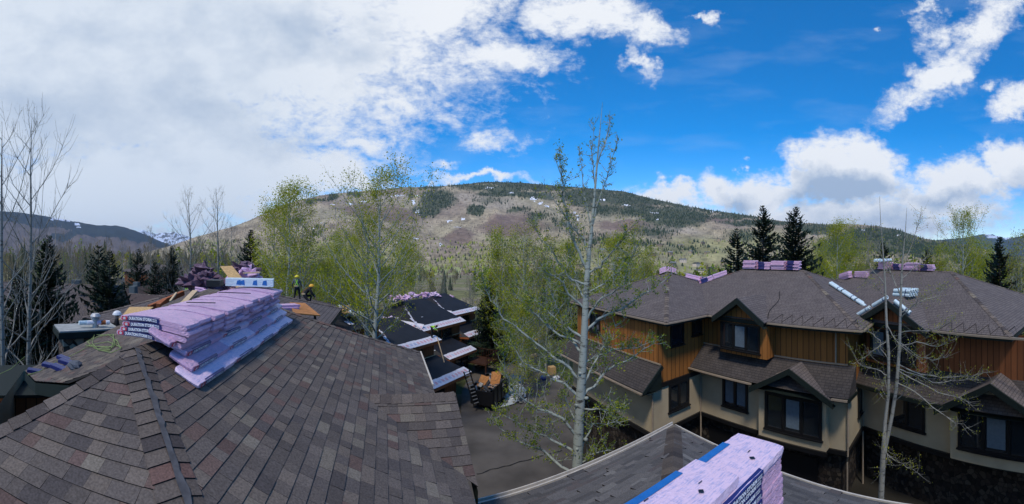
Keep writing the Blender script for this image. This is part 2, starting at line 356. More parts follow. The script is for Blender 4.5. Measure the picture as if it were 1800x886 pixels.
MT = dict(
    tab=mat('shingle_granules', (.1, .1, .1), .95, .3, 55, .35, 160, attr=True, spec=.15),
    shingle=mat_shingle('grey_brown_shingles', (.118, .098, .094), (.16, .136, .126), (.086, .072, .07)),
    shingle_dark=mat_shingle('dark_shingles', (.055, .047, .044), (.085, .072, .066), (.04, .034, .033)),
    deck=mat('dark_deck', (.02, .018, .016), .9),
    fascia=mat('dark_green_fascia', (.008, .014, .012), .6),
    gutter=mat('tan_gutter', (.28, .22, .16), .5, spec=.4),
    flash=mat('pale_drip_edge', (.5, .45, .38), .45),
    siding=mat_boards('rust_board_siding', (.27, .105, .024)),
    siding_red=mat_boards('red_brown_board_siding', (.20, .068, .024), .28),
    stucco=mat('tan_stucco', (.40, .325, .215), .95, .14, .7, .3, 60),
    cladding=mat('grey_cladding', (.10, .12, .125), .8),
    stone=mat_stone('rubble_stone'), stone_dark=mat_stone('dark_rubble_stone', .22),  # second copy darkened: deep shade under the townhouses painted into the stone colour
    frame=mat('black_window_frame', (.008, .008, .009), .4, spec=.5),
    glass=mat('dark_glass', (.012, .016, .02), .04, .02, spec=.9),
    blind=mat('pale_blind', (.10, .135, .17), .5),
    felt=mat('black_felt', (.012, .013, .017), .62, .25, 1.2, .3, 3, spec=.25),
    pink=mat_wrap('pink_wrap', (.70, .44, .62), (.30, .28, .46), .7, .8),
    pink2=mat_wrap('pale_pink_wrap', (.74, .56, .70), (.36, .37, .60), .85, .35),
    purple=mat_wrap('torn_purple_wrap', (.13, .07, .11), (.3, .2, .3), .5, 1.0),
    navy=mat('navy_print', (.014, .022, .13), .35, .1, 20, spec=.5),
    blue=mat('bright_blue_print', (.01, .13, .42), .35, .1, 20, spec=.5),
    white=mat('white_print', (.75, .75, .80), .5),
    red=mat('red_print', (.55, .04, .07), .5),
    rollwrap=mat_wrap('white_roll_wrap', (.62, .74, .78), (.05, .2, .35), .7, .5),
    osb=mat('strand_board', (.50, .32, .14), .8, .3, 22, .3, 50),
    ply=mat('orange_plywood', (.42, .17, .045), .7, .25, 6),
    lumber=mat('pale_lumber', (.55, .40, .24), .7, .12, 12),
    rustwood=mat('rust_fascia_board', (.30, .09, .03), .7, .2, 8),
    conc=mat('concrete', (.088, .078, .068), .9, .35, .45, .3, 30),
    tarp=mat('pale_tarp', (.42, .47, .5), .6, .3, 1.6, .6, 4),
    alu=mat('aluminium', (.5, .5, .5), .35, metal=.8), black=mat('black_paint', (.006, .006, .007), .5, spec=.4),
    skin=mat('skin', (.42, .24, .16), .6), hair=mat('dark_cloth', (.014, .014, .018), .9), greycloth=mat('grey_cloth', (.09, .10, .12), .9, .2, 10),
    lime=mat('lime_cloth', (.30, .62, .04), .7), yellow=mat('yellow_hat', (.75, .62, .02), .3, spec=.5), orange=mat('orange_hat', (.75, .38, .02), .3, spec=.5), whitehat=mat('white_hat', (.75, .75, .75), .3, spec=.5),
    rope=mat('green_rope', (.20, .26, .09), .8), cable=mat('black_cable', (.008, .008, .008), .7),
    bark=mat_bark('pale_aspen_bark', (.29, .32, .29), (.05, .05, .045)), barkgrey=mat_bark('grey_aspen_bark', (.24, .235, .21), (.06, .055, .05)),
    barkdark=mat_bark('dark_bark', (.06, .045, .035), (.02, .015, .012)), leaf=mat_leaf('spring_leaves', .5), needle=mat_leaf('needles', .05),
    galv=mat('galvanised_metal', (.42, .42, .42), .45, metal=.3), carwhite=mat('silver_car_paint', (.55, .58, .62), .25, spec=.6), cardark=mat('dark_car_paint', (.03, .04, .06), .25, spec=.6),
    tyre=mat('tyre', (.01, .01, .01), .9), slate=mat('sealant_stain', (.085, .082, .085), .8, .3, 14), cap=mat('pale_metal_cap', (.30, .31, .30), .6, .2, 5),
    lamp=mat('lamp_glass', (.4, .4, .38), .2),
)

# ------------------------------------------------------------------ terrain
def zg(x, y):
    t = math.atan2(x, y); r = math.hypot(x, y)
    right = sm(-.75, -.35, t)                       # the valley side drops away ahead and to the right
    z = -12.5-1.5*sm(20, 34, r)*sm(-.5, -.2, t)*(1-sm(.45, .75, t))
    z -= (24*right+9*(1-right))*sm(70, 600, r)
    z += 1.2*noise.noise(Vector((x*.012, y*.012, 0)))*sm(60, 200, r)
    return z
def on_ground(x, r): d = dirv(x)*r; return Vector((d.x, d.y, zg(d.x, d.y)))

rs_ = [0.0]+[2*1.075**i for i in range(80)]+[720, 1200, 3000, 9000, 13500]
NT = 360
V = []; Fq = []; cols = []
for r in rs_:
    for i in range(NT):
        t = 2*math.pi*i/NT; x = r*math.sin(t); y = r*math.cos(t); V.append((x, y, zg(x, y)-(0 if r < 700 else 60)))
for j in range(len(rs_)-1):
    for i in range(NT):
        a = j*NT+i; b = j*NT+(i+1) % NT; Fq.append((a, a+NT, b+NT, b))
        r = rs_[j]; q = noise.noise(Vector((V[a][0]*.03, V[a][1]*.03, 5)))
        g = (.06, .072, .026) if q > .0 else (.10, .085, .055)
        tt = math.atan2(V[a][0], V[a][1]); g = g if r < 90 else ((.15, .15, .06) if q > 0 else (.19, .165, .10)); cols.append(g if r > 14 and not (r < 26 and .1 < tt < 1.9) else (.018, .016, .012))  # near-black on the right: deep shade below the townhouses painted into ground colour
m_ground = mat('turf_and_soil', (.06, .07, .03), .95, .45, .35, .4, 3, attr=True)
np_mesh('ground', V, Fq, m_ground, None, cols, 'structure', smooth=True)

def drape(name, poly, mtl, dz=.05, step=1.2):
    """a paved sheet following the ground inside a convex plan outline"""
    xs = [p[0] for p in poly]; ys = [p[1] for p in poly]; mb = MB()
    def clip(q, a, b):
        out = []
        for i in range(len(q)):
            p, s = q[i], q[(i+1) % len(q)]
            dp = (b[0]-a[0])*(p[1]-a[1])-(b[1]-a[1])*(p[0]-a[0]); ds = (b[0]-a[0])*(s[1]-a[1])-(b[1]-a[1])*(s[0]-a[0])
            if dp >= 0: out.append(p)
            if (dp >= 0) != (ds >= 0): k = dp/(dp-ds); out.append((p[0]+(s[0]-p[0])*k, p[1]+(s[1]-p[1])*k))
        return out
    area = sum(poly[i][0]*poly[(i+1) % len(poly)][1]-poly[(i+1) % len(poly)][0]*poly[i][1] for i in range(len(poly)))
    if area < 0: poly = poly[::-1]
    x = min(xs)
    while x < max(xs):
        y = min(ys)
        while y < max(ys):
            q = [(x, y), (x+step, y), (x+step, y+step), (x, y+step)]
            for i in range(len(poly)):
                if q: q = clip(q, poly[i], poly[(i+1) % len(poly)])
            if len(q) > 2: mb.poly([(a, b, zg(a, b)+dz) for a, b in q])
            y += step
        x += step
    return mb.build(name, mtl, kind='structure')
def gp(x, y):  # plan point where the photograph's ray meets the ground
    d = dirv(x); k = (y-YH)/F; r = 12
    for _ in range(60): r = -zg(d.x*r, d.y*r)/k
    return (d.x*r, d.y*r)
drape('driveway', [gp(800, 900), gp(1010, 900), gp(1030, 700), gp(960, 640), gp(905, 600), gp(850, 610), gp(812, 690)], M_ := MT['conc'], .14, 1.0)
asph = mat('asphalt', (.075, .075, .078), .95, .15, .5, .3, 20)
drape('road', [gp(200, 512), gp(300, 512), gp(420, 530), gp(470, 520), gp(300, 496), gp(180, 498)], asph, .2, 4)
drape('parking_lot', [gp(190, 498), gp(250, 498), gp(300, 494), gp(240, 489), gp(200, 490)], asph, .24, 5)
# crack across the driveway
mb = MB(); pts = []
for i in range(40):
    f = i/39; x = 838+f*150; y = 838-f*42+2.5*noise.noise(Vector((f*9, 0, 0)))
    g = gp(x, y); pts.append(Vector((g[0], g[1], zg(*g)+.155)))
for a, b in zip(pts, pts[1:]):
    w = .035*(1+.7*noise.noise(a*3)); s = (b-a).cross(Z).normalized()*w; mb.poly([a-s, a+s, b+s, b-s])
mb.build('driveway_crack', MT['cable'], kind='structure')

# ---- the big hill
SKY = [(180, 462), (240, 448), (300, 432), (340, 418), (400, 401), (440, 387), (480, 367), (520, 353), (560, 344), (600, 339), (660, 334), (700, 330), (760, 328), (800, 325), (845, 320.5), (880, 319.5), (940, 323), (1000, 328), (1060, 333), (1100, 337), (1125, 344), (1160, 352), (1200, 361), (1260, 371), (1330, 381), (1400, 393), (1425, 392), (1450, 395), (1480, 393), (1540, 397), (1580, 404), (1620, 419), (1660, 424), (1700, 431), (1760, 446), (1830, 462)]
def lerp(tab, x):
    if x <= tab[0][0]: return tab[0][1]
    for (a, b), (c, d) in zip(tab, tab[1:]):
        if x <= c: return b+(d-b)*(x-a)/(c-a)
    return tab[-1][1]
RB = [(150, 420), (400, 520), (700, 640), (1000, 600), (1150, 430), (1450, 430), (1800, 420)]
RS = [(150, 1500), (400, 1900), (700, 2300), (1100, 2500), (1400, 2300), (1800, 2200)]
YB = [(150, 500), (600, 492), (760, 488), (1000, 492), (1200, 502), (1800, 502)]
FOREST = [(1185, 383, 85, 24, 1), (1120, 372, 60, 22, .7), (770, 352, 42, 24, 1), (750, 372, 30, 14, .8), (835, 371, 20, 12, 1), (905, 331, 130, 9, 1), (880, 342, 60, 8, .9), (930, 345, 70, 8, .9), (1030, 345, 70, 18, .9), (1100, 349, 60, 16, 1),
          (1060, 368, 60, 20, .6), (1150, 356, 60, 6, .9), (1210, 364, 70, 5, .9), (1340, 392, 100, 8, 1), (1290, 380, 60, 6, .8), (1430, 402, 60, 12, .9), (1540, 420, 110, 26, 1), (1620, 440, 120, 24, 1), (1740, 462, 90, 20, 1), (1480, 440, 60, 30, .8),
          (585, 345, 12, 9, .9), (625, 341, 18, 5, .9), (543, 358, 14, 7, .7), (555, 352, 40, 4, .6), (690, 330, 50, 4, .5), (720, 345, 10, 22, .4), (1150, 410, 60, 16, .5), (1120, 430, 120, 10, .4), (910, 372, 30, 10, .6), (945, 385, 30, 18, .5), (990, 400, 60, 30, .35),
          (1060, 430, 80, 20, .4), (1200, 440, 90, 20, .25), (900, 440, 80, 20, .2), (860, 355, 60, 14, .35), (1310, 415, 60, 16, .4), (520, 390, 14, 10, .6), (560, 415, 24, 22, .3)]
SNOW = [(700, 345, 30, 2.2), (735, 345, 16, 2), (727, 357, 6, 9), (735, 372, 5, 8), (640, 353, 10, 2.2), (615, 357, 10, 2.2), (662, 351, 6, 2), (585, 360, 8, 2.2), (788, 386, 12, 2.2), (815, 385, 8, 2), (803, 398, 9, 3.2), (733, 419, 9, 4.5), (776, 420, 3.5, 6), (774, 432, 3, 4),
        (860, 330, 20, 2), (900, 341, 12, 2), (938, 350, 12, 4), (950, 357, 9, 4), (962, 362, 8, 4), (1010, 373, 5, 10), (1016, 388, 4, 8), (1150, 377, 14, 2), (1156, 389, 5, 2), (1060, 350, 10, 2), (1100, 360, 14, 2), (565, 397, 5, 2.5), (553, 402, 5, 2.2), (698, 431, 3.5, 4), (1218, 365, 12, 1.6), (1250, 372, 16, 1.4), (520, 367, 12, 1.5), (470, 377, 9, 1.3), (1517, 407, 8, 2), (1580, 414, 5, 3)]
REDD = [(810, 417, 34, 18), (640, 372, 40, 14), (690, 380, 60, 18), (1240, 385, 60, 8), (1100, 400, 60, 8), (900, 400, 70, 20)]
PALE = [(650, 350, 90, 10), (870, 360, 60, 14), (820, 350, 50, 10), (1200, 367, 60, 5), (1280, 378, 50, 6), (1180, 405, 70, 8)]
GREEN = [(765, 478, 50, 8), (770, 470, 70, 7), (900, 425, 60, 22), (950, 440, 80, 26), (1080, 460, 120, 26), (1230, 445, 110, 34), (1330, 425, 70, 26), (1240, 480, 140, 24), (600, 455, 160, 22), (860, 462, 120, 20), (1420, 470, 90, 40), (500, 460, 150, 26)]
def ell(lst, x, y, w=0):
    m = 0
    if lst is FOREST and 738 < x < 1335 and y < lerp(SKY, x)+4+4*noise.noise(Vector((x*.03, 0, 0))): m = .8
    for e in lst:
        v = 1-math.hypot((x-e[0])/e[2], (y-e[1])/e[3])
        if len(e) > 4: v *= e[4]
        if v > m: m = v
    return m
def hill_r(x, t):
    rb = lerp(RB, x); r1 = lerp(RS, x)
    return rb+(r1-rb)*t**.85
NX, NYY = 760, 150
V = []; cols = []; Fq = []
for i in range(NX):
    x = 150+(1850-150)*i/(NX-1); ys = lerp(SKY, x); yb = lerp(YB, x)
    ys += 1.0*noise.noise(Vector((x*.03, 0, 3)))+.5*noise.noise(Vector((x*.12, 0, 5)))
    for j in range(NYY+6):
        t = j/NYY
        if t <= 1:
            y = yb+(ys-yb)*t; r = hill_r(x, t); p = P(x, y, r)
            rel = noise.fractal(Vector((p.x*.0030, p.y*.0030, .3)), .9, 2.1, 5)
            rid = 1-abs(noise.noise(Vector((p.x*.0052+.3*rel, p.y*.0016, 7.7))))*2
            amp = t*(1-t)*4
            p.z += (rel*26+rid*16)*amp
        else:
            r = hill_r(x, 1)*(1+(t-1)*12); p = P(x, ys, hill_r(x, 1)); p = dirv(x)*r+Z*(p.z-(r-hill_r(x, 1))*.35)
        if j == 0: p.z -= 25
        V.append(tuple(p))
for i in range(NX-1):
    for j in range(NYY+5):
        a = i*(NYY+6)+j; Fq.append((a, a+NYY+6, a+NYY+7, a+1))
        x = 150+(1850-150)*(i+.5)/(NX-1); ys = lerp(SKY, x); yb = lerp(YB, x); t = min(1, (j+.5)/NYY); y = yb+(ys-yb)*t
        wx = x+9*noise.noise(Vector((x*.05, y*.09, 1)))+4*noise.noise(Vector((x*.2, y*.3, 1))); wy = y+5*noise.noise(Vector((x*.05, y*.09, 9)))+3*noise.noise(Vector((x*.2, y*.3, 4)))
        n1 = noise.fractal(Vector((x*.035, y*.11, 2)), .8, 2.2, 4)
        n2 = noise.noise(Vector((x*.35, y*.5, 12)))
        c = Vector((.31, .25, .165))*(1+.6*n1+.22*n2)
        n3 = noise.noise(Vector((x*.012, y*.03, 40))); c = c.lerp(Vector((.24, .18, .14)) if n3 < 0 else Vector((.33, .285, .18)), min(.6, abs(n3)*1.6))
        f = ell(GREEN, wx, wy)
        if f > 0: c = c.lerp(Vector((.24, .245, .08))*(1+.3*n1), min(1, f*2.0)*.6)
        f = ell(REDD, wx, wy)
        if f > 0: c = c.lerp(Vector((.16, .105, .085)), min(1, f*3)*.8)
        f = ell(PALE, wx, wy)
        if f > 0: c = c.lerp(Vector((.36, .30, .23)), min(1, f*2.2)*.7)
        if math.hypot((wx-765)/52, (wy-478)/7) < 1: c = Vector((.28, .30, .12))
        f = ell(FOREST, wx, wy)
        if f > .12: c = c.lerp(Vector((.032, .052, .022)), min(1, (f-.12)*4)*.85)
        sx = x+3*noise.noise(Vector((x*.3, y*.3, 21))); sy = y+2*noise.noise(Vector((x*.3, y*.4, 31)))
        if ell(SNOW, sx, sy) > .50+.5*(noise.noise(Vector((x*.5, y*.9, 3)))): 
            if ell(SNOW, sx, sy) > .1: c = Vector((.72, .74, .80))
        cols.append(tuple(max(0, v) for v in c))
HV = list(V)
m_hill = mat('sagebrush_slope', (.2, .16, .12), .95, .28, .05, 0, attr=True)
np_mesh('hillside', V, Fq, m_hill, None, cols, 'structure', smooth=True)

def cones(name, items, mtl, kind='stuff', n=5):
    """items: (base point, height, radius, colour)"""
    V = []; T = []; cc = []
    for p, h, rr, c in items:
        b = len(V); a0 = random.random()*6
        for i in range(n):
            a = a0+2*math.pi*i/n; V.append((p[0]+rr*math.cos(a), p[1]+rr*math.sin(a), p[2]+h*.05))
        V.append((p[0], p[1], p[2]+h))
        for i in range(n): T.append((b+i, b+(i+1) % n, b+n)); cc.append(c)
    return np_mesh(name, V, T, mtl, None, cc, kind)
def hill_point(x, y):
    ys = lerp(SKY, x); yb = lerp(YB, x); t = (yb-y)/(yb-ys)
    i = (x-150)/(1850-150)*(NX-1); j = t*NYY
    i0 = int(max(0, min(NX-2, i))); j0 = int(max(0, min(NYY-1, j)))
    a = Vector(HV[i0*(NYY+6)+j0]); b = Vector(HV[(i0+1)*(NYY+6)+j0+1]); fi = i-i0; fj = j-j0
    c = Vector(HV[(i0+1)*(NYY+6)+j0]); d = Vector(HV[i0*(NYY+6)+j0+1])
    return (a*(1-fi)+c*fi)*(1-fj)+(d*(1-fi)+b*fi)*fj
items = []; brush = []
rnd = random.Random(3)
for _ in range(52000):
    x = rnd.uniform(330, 1840); ys = lerp(SKY, x); yb = lerp(YB, x); y = rnd.uniform(ys-.0, yb)
    f = ell(FOREST, x+5*noise.noise(Vector((x*.08, y*.1, 1))), y+3*noise.noise(Vector((x*.08, y*.1, 9))))
    f *= .6+1.2*max(0, noise.noise(Vector((x*.09, y*.14, 17)))+.45)
    if f > .06+rnd.random()*.6:
        p = hill_point(x, y); h = rnd.uniform(9, 17); g = rnd.uniform(.7, 1.25)
        items.append((p, h, h*rnd.uniform(.16, .24), (.022*g, .042*g, .014*g)))
    elif rnd.random() < (.42 if not (1130 < x < 1330 and y > 420) else .16):
        p = hill_point(x, y); near = (y > 425)
        if near and rnd.random() < .5:
            h = rnd.uniform(6, 11); g = rnd.uniform(.7, 1.3); col = rnd.choice([(.24*g, .26*g, .04*g), (.20*g, .165*g, .10*g), (.19*g, .23*g, .035*g), (.03, .045, .02)])
            brush.append((p, h, h*rnd.uniform(.25, .45), col))
        elif rnd.random() < .6:
            h = rnd.uniform(4, 9); g = rnd.uniform(.6, 1.3); brush.append((p, h, h*rnd.uniform(.12, .3), (.19*g, .155*g, .12*g)))
cones('hillside_forest', items, MT['needle']); cones('hillside_brush', brush, MT['needle'])

# ---- distant mountains, left and right
def mountain(name, sky, ybase, r, colf, mtl, thick=2500):
    V = []; cols = []; Fq = []; x0, x1 = sky[0][0], sky[-1][0]; n = int((x1-x0)/1.6)+2; m = 34
    for i in range(n):
        x = x0+(x1-x0)*i/(n-1); ys = lerp(sky, x)+.9*noise.noise(Vector((x*.09, r, 1)))+.5*noise.noise(Vector((x*.3, r, 1)))
        for j in range(m+1):
            t = j/m; rr = r*(.72+.28*t); p = P(x, ybase+(ys-ybase)*t, rr)
            p.z += r*.006*noise.fractal(Vector((x*.03, t*2.2, r)), .8, 2.1, 4)*t*(1-t)*4
            V.append(tuple(p))
        p = P(x, ys, r); V.append((p.x*1.25, p.y*1.25, -200))
    for i in range(n-1):
        for j in range(m+1):
            a = i*(m+2)+j; Fq.append((a, a+m+2, a+m+3, a+1)); x = x0+(x1-x0)*i/(n-1); t = min(1, j/m)
            cols.append(colf(x, ybase+(lerp(sky, x)-ybase)*t, t))
    return np_mesh(name, V, Fq, mtl, None, cols, 'structure', smooth=True)
m_far = mat('far_slope', (.1, .1, .1), 1, .22, .006, 0, attr=True, spec=0)
def colL(x, y, t):
    f = noise.fractal(Vector((x*.035, y*.12, 4)), .8, 2.1, 4)
    top = (y-lerp([(0, 372), (130, 390), (250, 410), (330, 440)], x))
    c = Vector((.022, .034, .036)) if top < 17+9*f else Vector((.13, .10, .085))*(1+.3*f)
    if ell([(105, 386, 20, 2.6), (135, 395, 5, 3), (137, 401, 5, 2), (88, 377, 12, 2), (60, 373, 20, 1.5), (128, 389, 14, 1.3)], x+2*f, y+f) > .15: c = Vector((.6, .65, .75))
    if ell([(150, 410, 40, 10), (110, 416, 30, 8)], x, y+4*f) > .2: c = Vector((.025, .038, .04))
    return tuple(max(0, q) for q in c)
mountain('mountain', [(-60, 366), (0, 371), (40, 374), (75, 379), (100, 384), (130, 389), (170, 396), (205, 396.5), (225, 401), (250, 410), (275, 421), (300, 431), (340, 445)], 462, 6000, colL, m_far)
def colS(x, y, t):
    f = noise.fractal(Vector((x*.12, y*.25, 4)), .9, 2.1, 5)
    return (.62, .68, .78) if f > -.12 else (.12, .12, .12)
mountain('snowy_mountain', [(225, 420), (240, 408), (250, 404), (262, 408), (275, 411), (290, 409), (305, 408), (320, 412), (335, 417), (360, 430)], 450, 11000, colS, m_far)
def colR(x, y, t):
    f = noise.fractal(Vector((x*.05, y*.12, 4)), .8, 2.1, 4); c = Vector((.03, .05, .045))*(1+.3*f)
    if ell([(1745, 417, 14, 4), (1770, 420, 8, 2), (1735, 412, 8, 1.6)], x+3*f, y+2*f) > .1: c = Vector((.55, .62, .75))
    return tuple(max(0, q) for q in c)
mountain('mountain', [(1600, 428), (1660, 421), (1700, 417), (1725, 412), (1745, 412), (1765, 418), (1785, 417), (1800, 414), (1860, 405)], 470, 9000, colR, m_far)

# ------------------------------------------------------------------ the air of the valley
mb = MB(); mb.obox((0, 0, 340), Vector((14000, 0, 0)), Vector((0, 14000, 0)), Vector((0, 0, 640)))
mh = bpy.data.materials.new('valley_air'); mh.use_nodes = True; nt = mh.node_tree; nt.nodes.clear(); o_ = nt.nodes.new('ShaderNodeOutputMaterial'); v_ = nt.nodes.new('ShaderNodeVolumePrincipled')
v_.inputs['Color'].default_value = (.62, .76, 1, 1); v_.inputs['Density'].default_value = 4.5e-5; v_.inputs['Anisotropy'].default_value = .2; nt.links.new(v_.outputs[0], o_.inputs['Volume'])
hz = mb.build('haze', mh, kind='stuff')

# ------------------------------------------------------------------ shingles laid tab by tab
PAL = [(tuple(q*f for q, f in zip(c, (1.42, 1.30, 1.20))), w) for c, w in [((.078, .070, .066), 30), ((.092, .082, .076), 26), ((.062, .056, .055), 18), ((.108, .094, .082), 12), ((.098, .066, .058), 7), ((.085, .056, .052), 5), ((.135, .125, .105), 6), ((.05, .046, .048), 8)]]
PALW = [w for _, w in PAL]
def clip_poly(q, a, b):
    out = []
    for i in range(len(q)):
        p, s = q[i], q[(i+1) % len(q)]
        dp = (b[0]-a[0])*(p[1]-a[1])-(b[1]-a[1])*(p[0]-a[0]); ds = (b[0]-a[0])*(s[1]-a[1])-(b[1]-a[1])*(s[0]-a[0])
        if dp >= 0: out.append(p)
        if (dp >= 0) != (ds >= 0):
            k = dp/(dp-ds); out.append((p[0]+(s[0]-p[0])*k, p[1]+(s[1]-p[1])*k))
    return out
def frame_of(poly):
    p0, p1, p2 = Vector(poly[0]), Vector(poly[1]), Vector(poly[2]); n = (p1-p0).cross(p2-p0).normalized()
    if n.z < 0: n = -n
    s = Z.cross(n).normalized(); v = n.cross(s); return p0, s, v, n
def shingle_face(mb, poly, expo=.143, wmin=.11, wmax=.25, thick=.009, seed=0, tone=1.0, holes=0, var=1.0):
    """real overlapping tabs on the convex face poly; u runs level, v runs up the slope"""
    rn = random.Random(seed); o, s, v, n = frame_of(poly)
    q2 = [((Vector(p)-o).dot(s), (Vector(p)-o).dot(v)) for p in poly]
    area = sum(q2[i][0]*q2[(i+1) % len(q2)][1]-q2[(i+1) % len(q2)][0]*q2[i][1] for i in range(len(q2)))
    if area < 0: q2 = q2[::-1]
    mb.poly([o+s*a+v*b for a, b in q2], 0, (.015, .013, .012))
    u0, u1 = min(p[0] for p in q2), max(p[0] for p in q2); v0, v1 = min(p[1] for p in q2), max(p[1] for p in q2)
    row = 0; vv = v0
    while vv < v1:
        x = u0-rn.random()*wmax; wob = 0
        while x < u1:
            w = rn.uniform(wmin, wmax); th = thick*(rn.choice((.55, 1.0, 1.0, 1.25)) if var > .5 else rn.choice((.15, .15, .15, .2, 1.6)))
            c = rn.choices(PAL, PALW)[0][0]; g = rn.uniform(.88, 1.14)*tone
            c = tuple(mm+(q-mm)*.72 for q, mm in zip(c, (.112, .10, .093))); m_ = sum(c)/3; c = tuple((m_+(q-m_)*var)*g for q in c)
            q = [(x, vv), (x+w-.002, vv+rn.uniform(-.0015, .0015)), (x+w-.002, vv+expo), (x, vv+expo)]
            for i in range(len(q2)):
                q = clip_poly(q, q2[i], q2[(i+1) % len(q2)])
                if len(q) < 3: break
            if len(q) > 2:
                def hh(b): return .003+th*(1-(b-vv)/expo)
                top = [o+s*a+v*b+n*hh(b) for a, b in q]
                mb.poly(top, 0, c)
                for i in range(len(q)):
                    a, b = q[i], q[(i+1) % len(q)]
                    if a[1] > vv+expo-.01 and b[1] > vv+expo-.01: continue
                    A, B = top[i], top[(i+1) % len(q)]
                    mb.poly([A, o+s*a[0]+v*a[1], o+s*b[0]+v*b[1], B], 0, (.022, .02, .02))
            x += w
        vv += expo; row += 1
def hip_caps(mb, a, b, na, nb, w=.15, expo=.15, seed=0, tone=1.0):
    """folded cap shingles from low end a to high end b; na, nb = unit normals of the two faces"""
    rn = random.Random(seed); a = Vector(a); b = Vector(b); d = (b-a); L = d.length; d.normalize()
    wa = na.cross(d); wb = nb.cross(d)
    mid = (na+nb).normalized()
    if wa.dot(na.cross(mid).cross(na)) > 0: pass
    def side(nn, other):
        s_ = nn.cross(d).normalized()
        return s_ if s_.dot(other) < 0 else -s_
    sa = side(na, nb); sb = side(nb, na)
    k = 0
    while k*expo < L:
        p = a+d*(k*expo); q = a+d*min(L, k*expo+expo*1.15); c = rn.choices(PAL, PALW)[0][0]; g = rn.uniform(.85, 1.15)*tone; c = tuple(x*g for x in c)
        h0, h1 = .028, .012; ww = w*rn.uniform(.97, 1.03)
        for s_, nn in ((sa, na), (sb, nb)):
            A = p+mid*h0; B = p+s_*ww+nn*(h0*.8); D = q+mid*h1; E_ = q+s_*ww+nn*h1*.8
            mb.poly([A, B, E_, D], 0, c); mb.poly([A, A-mid*.018, B-nn*.018, B], 0, (.02, .018, .018)); mb.poly([B, B-nn*.02, E_-nn*.008, E_], 0, (.02, .018, .018))
        k += 1
def roof_obj(mb, name, parent): 
    o = mb.build(name, MT['tab'], parent); return o

# ------------------------------------------------------------------ the roof we stand on
a_ = 1.15
near = thing('shingled_house', 'brown shingled hip roof house under the long pink bundle pile, with a small cross gable', 'house', nu(-2.7, 5, -12.5))
A = nu(-2.72, 3.35, -1.15); B = nu(-2.72, 7.93, -1.15); Cc = nu(.96, 9.77, -2.68); D0 = nu(.96, .2, -2.68)
Ee = nu(-3.71, -1.11, -2.68); Cw = nu(-6.2, 9.77, -2.68)
mb = MB(); shingle_face(mb, [A, D0, Cc, B], seed=1)
p1 = Vector((-2.167, 5.075, -2.158)); roof_obj(mb, 'roof', near)
mb = MB(); shingle_face(mb, [A, Ee, D0+Vector((.0, -.0, 0)), D0], seed=2) if False else shingle_face(mb, [A, Ee, D0], seed=2, tone=.98)
rf = roof_obj(mb, 'roof', near)
mb = MB(); shingle_face(mb, [B, Cc, Cw], seed=3); roof_obj(mb, 'roof', near)
# far left slopes
g0 = Vector((0, 0, -1.06)); gx, gy = .302, .336
def G(x, y):
    d = dirv(x); k = (y-YH)/F; r = 1.06/(k+gx*d.x+gy*d.y); return Vector((d.x*r, d.y*r, -k*r))
gpoly = [G(44, 652), G(62, 670), G(121, 674), G(232, 628), G(300, 600), G(392, 540), G(386, 510), G(366, 508), G(300, 533), G(236, 561), G(205, 574)]
mb = MB(); shingle_face(mb, gpoly, seed=4, tone=.95); groof = roof_obj(mb, 'roof', near)
mb = MB()
for i in range(len(gpoly)):
    p, q = gpoly[i], gpoly[(i+1) % len(gpoly)]
    mb.poly([p-Z*.03, q-Z*.03, q-Z*.25, p-Z*.25])
mb.poly([p-Z*.25 for p in gpoly]); mb.build('soffit', MT['fascia'], near)
# steep left face below the left hip
mb = MB(); L1 = nu(-4.6, 7.6, -3.4); L2 = nu(-4.3, -1.0, -3.4)
mb.poly([A-Z*.02, L1, L2, Ee]); mb.poly([A-Z*.02, B-Z*.02, L1]); mb.build('left_slope', MT['shingle'], near, uv=True)
# cross gable
pe = Vector((5.615*-.1545, 5.615*.988, -2.16))
s_ = .4167
gl = (pe-p1).dot(N)
va_ = p1+(N-U)*gl; va_.z = p1.z-s_*gl
pr = pe-U*gl; pr.z = pe.z-s_*gl
mb = MB(); shingle_face(mb, [p1, pr, pe], seed=5, tone=.9); roof_obj(mb, 'cross_gable_roof', near)
vb_ = p1+(N+U)*1.6; vb_.z = p1.z-s_*1.6; pq = pe+U*1.9; pq.z = pe.z-s_*1.9
mb = MB(); shingle_face(mb, [p1, pe, pq, vb_], seed=6); roof_obj(mb, 'cross_gable_roof', near)
mb = MB(); nf = Vector((-U.x*s_, -U.y*s_, 1)).normalized(); nb_ = Vector((U.x*s_, U.y*s_, 1)).normalized()
mb = MB(); hip_caps(mb, pe-N*.02, p1-N*.15, nf, nb_, seed=7, expo=.16, w=.17, tone=.95); mb.build('ridge_caps', MT['tab'], near)
nR = Vector((N.x*s_, N.y*s_, 1)).normalized()
_, _, _, nF = frame_of([A, Ee, D0]); _, _, _, nT = frame_of([B, Cc, Cw]); _, _, _, nG = frame_of([gpoly[0], gpoly[3], gpoly[6]])
mb = MB(); hip_caps(mb, D0, A, nR, nF, seed=8, w=.17, expo=.145); mb.build('ridge_caps', MT['tab'], near)
mb = MB(); hip_caps(mb, Ee, A, nF, Vector((-.8, .2, .5)).normalized(), seed=9, w=.15, expo=.2); mb.build('ridge_caps', MT['tab'], near)
mb = MB(); hip_caps(mb, Cc, B, nR, nT, seed=10, w=.14); mb.build('ridge_caps', MT['tab'], near)
mb = MB(); hip_caps(mb, A, B, nR, Vector((-N.x*.4, -N.y*.4, 1)).normalized(), seed=11, w=.14); mb.build('ridge_caps', MT['tab'], near)
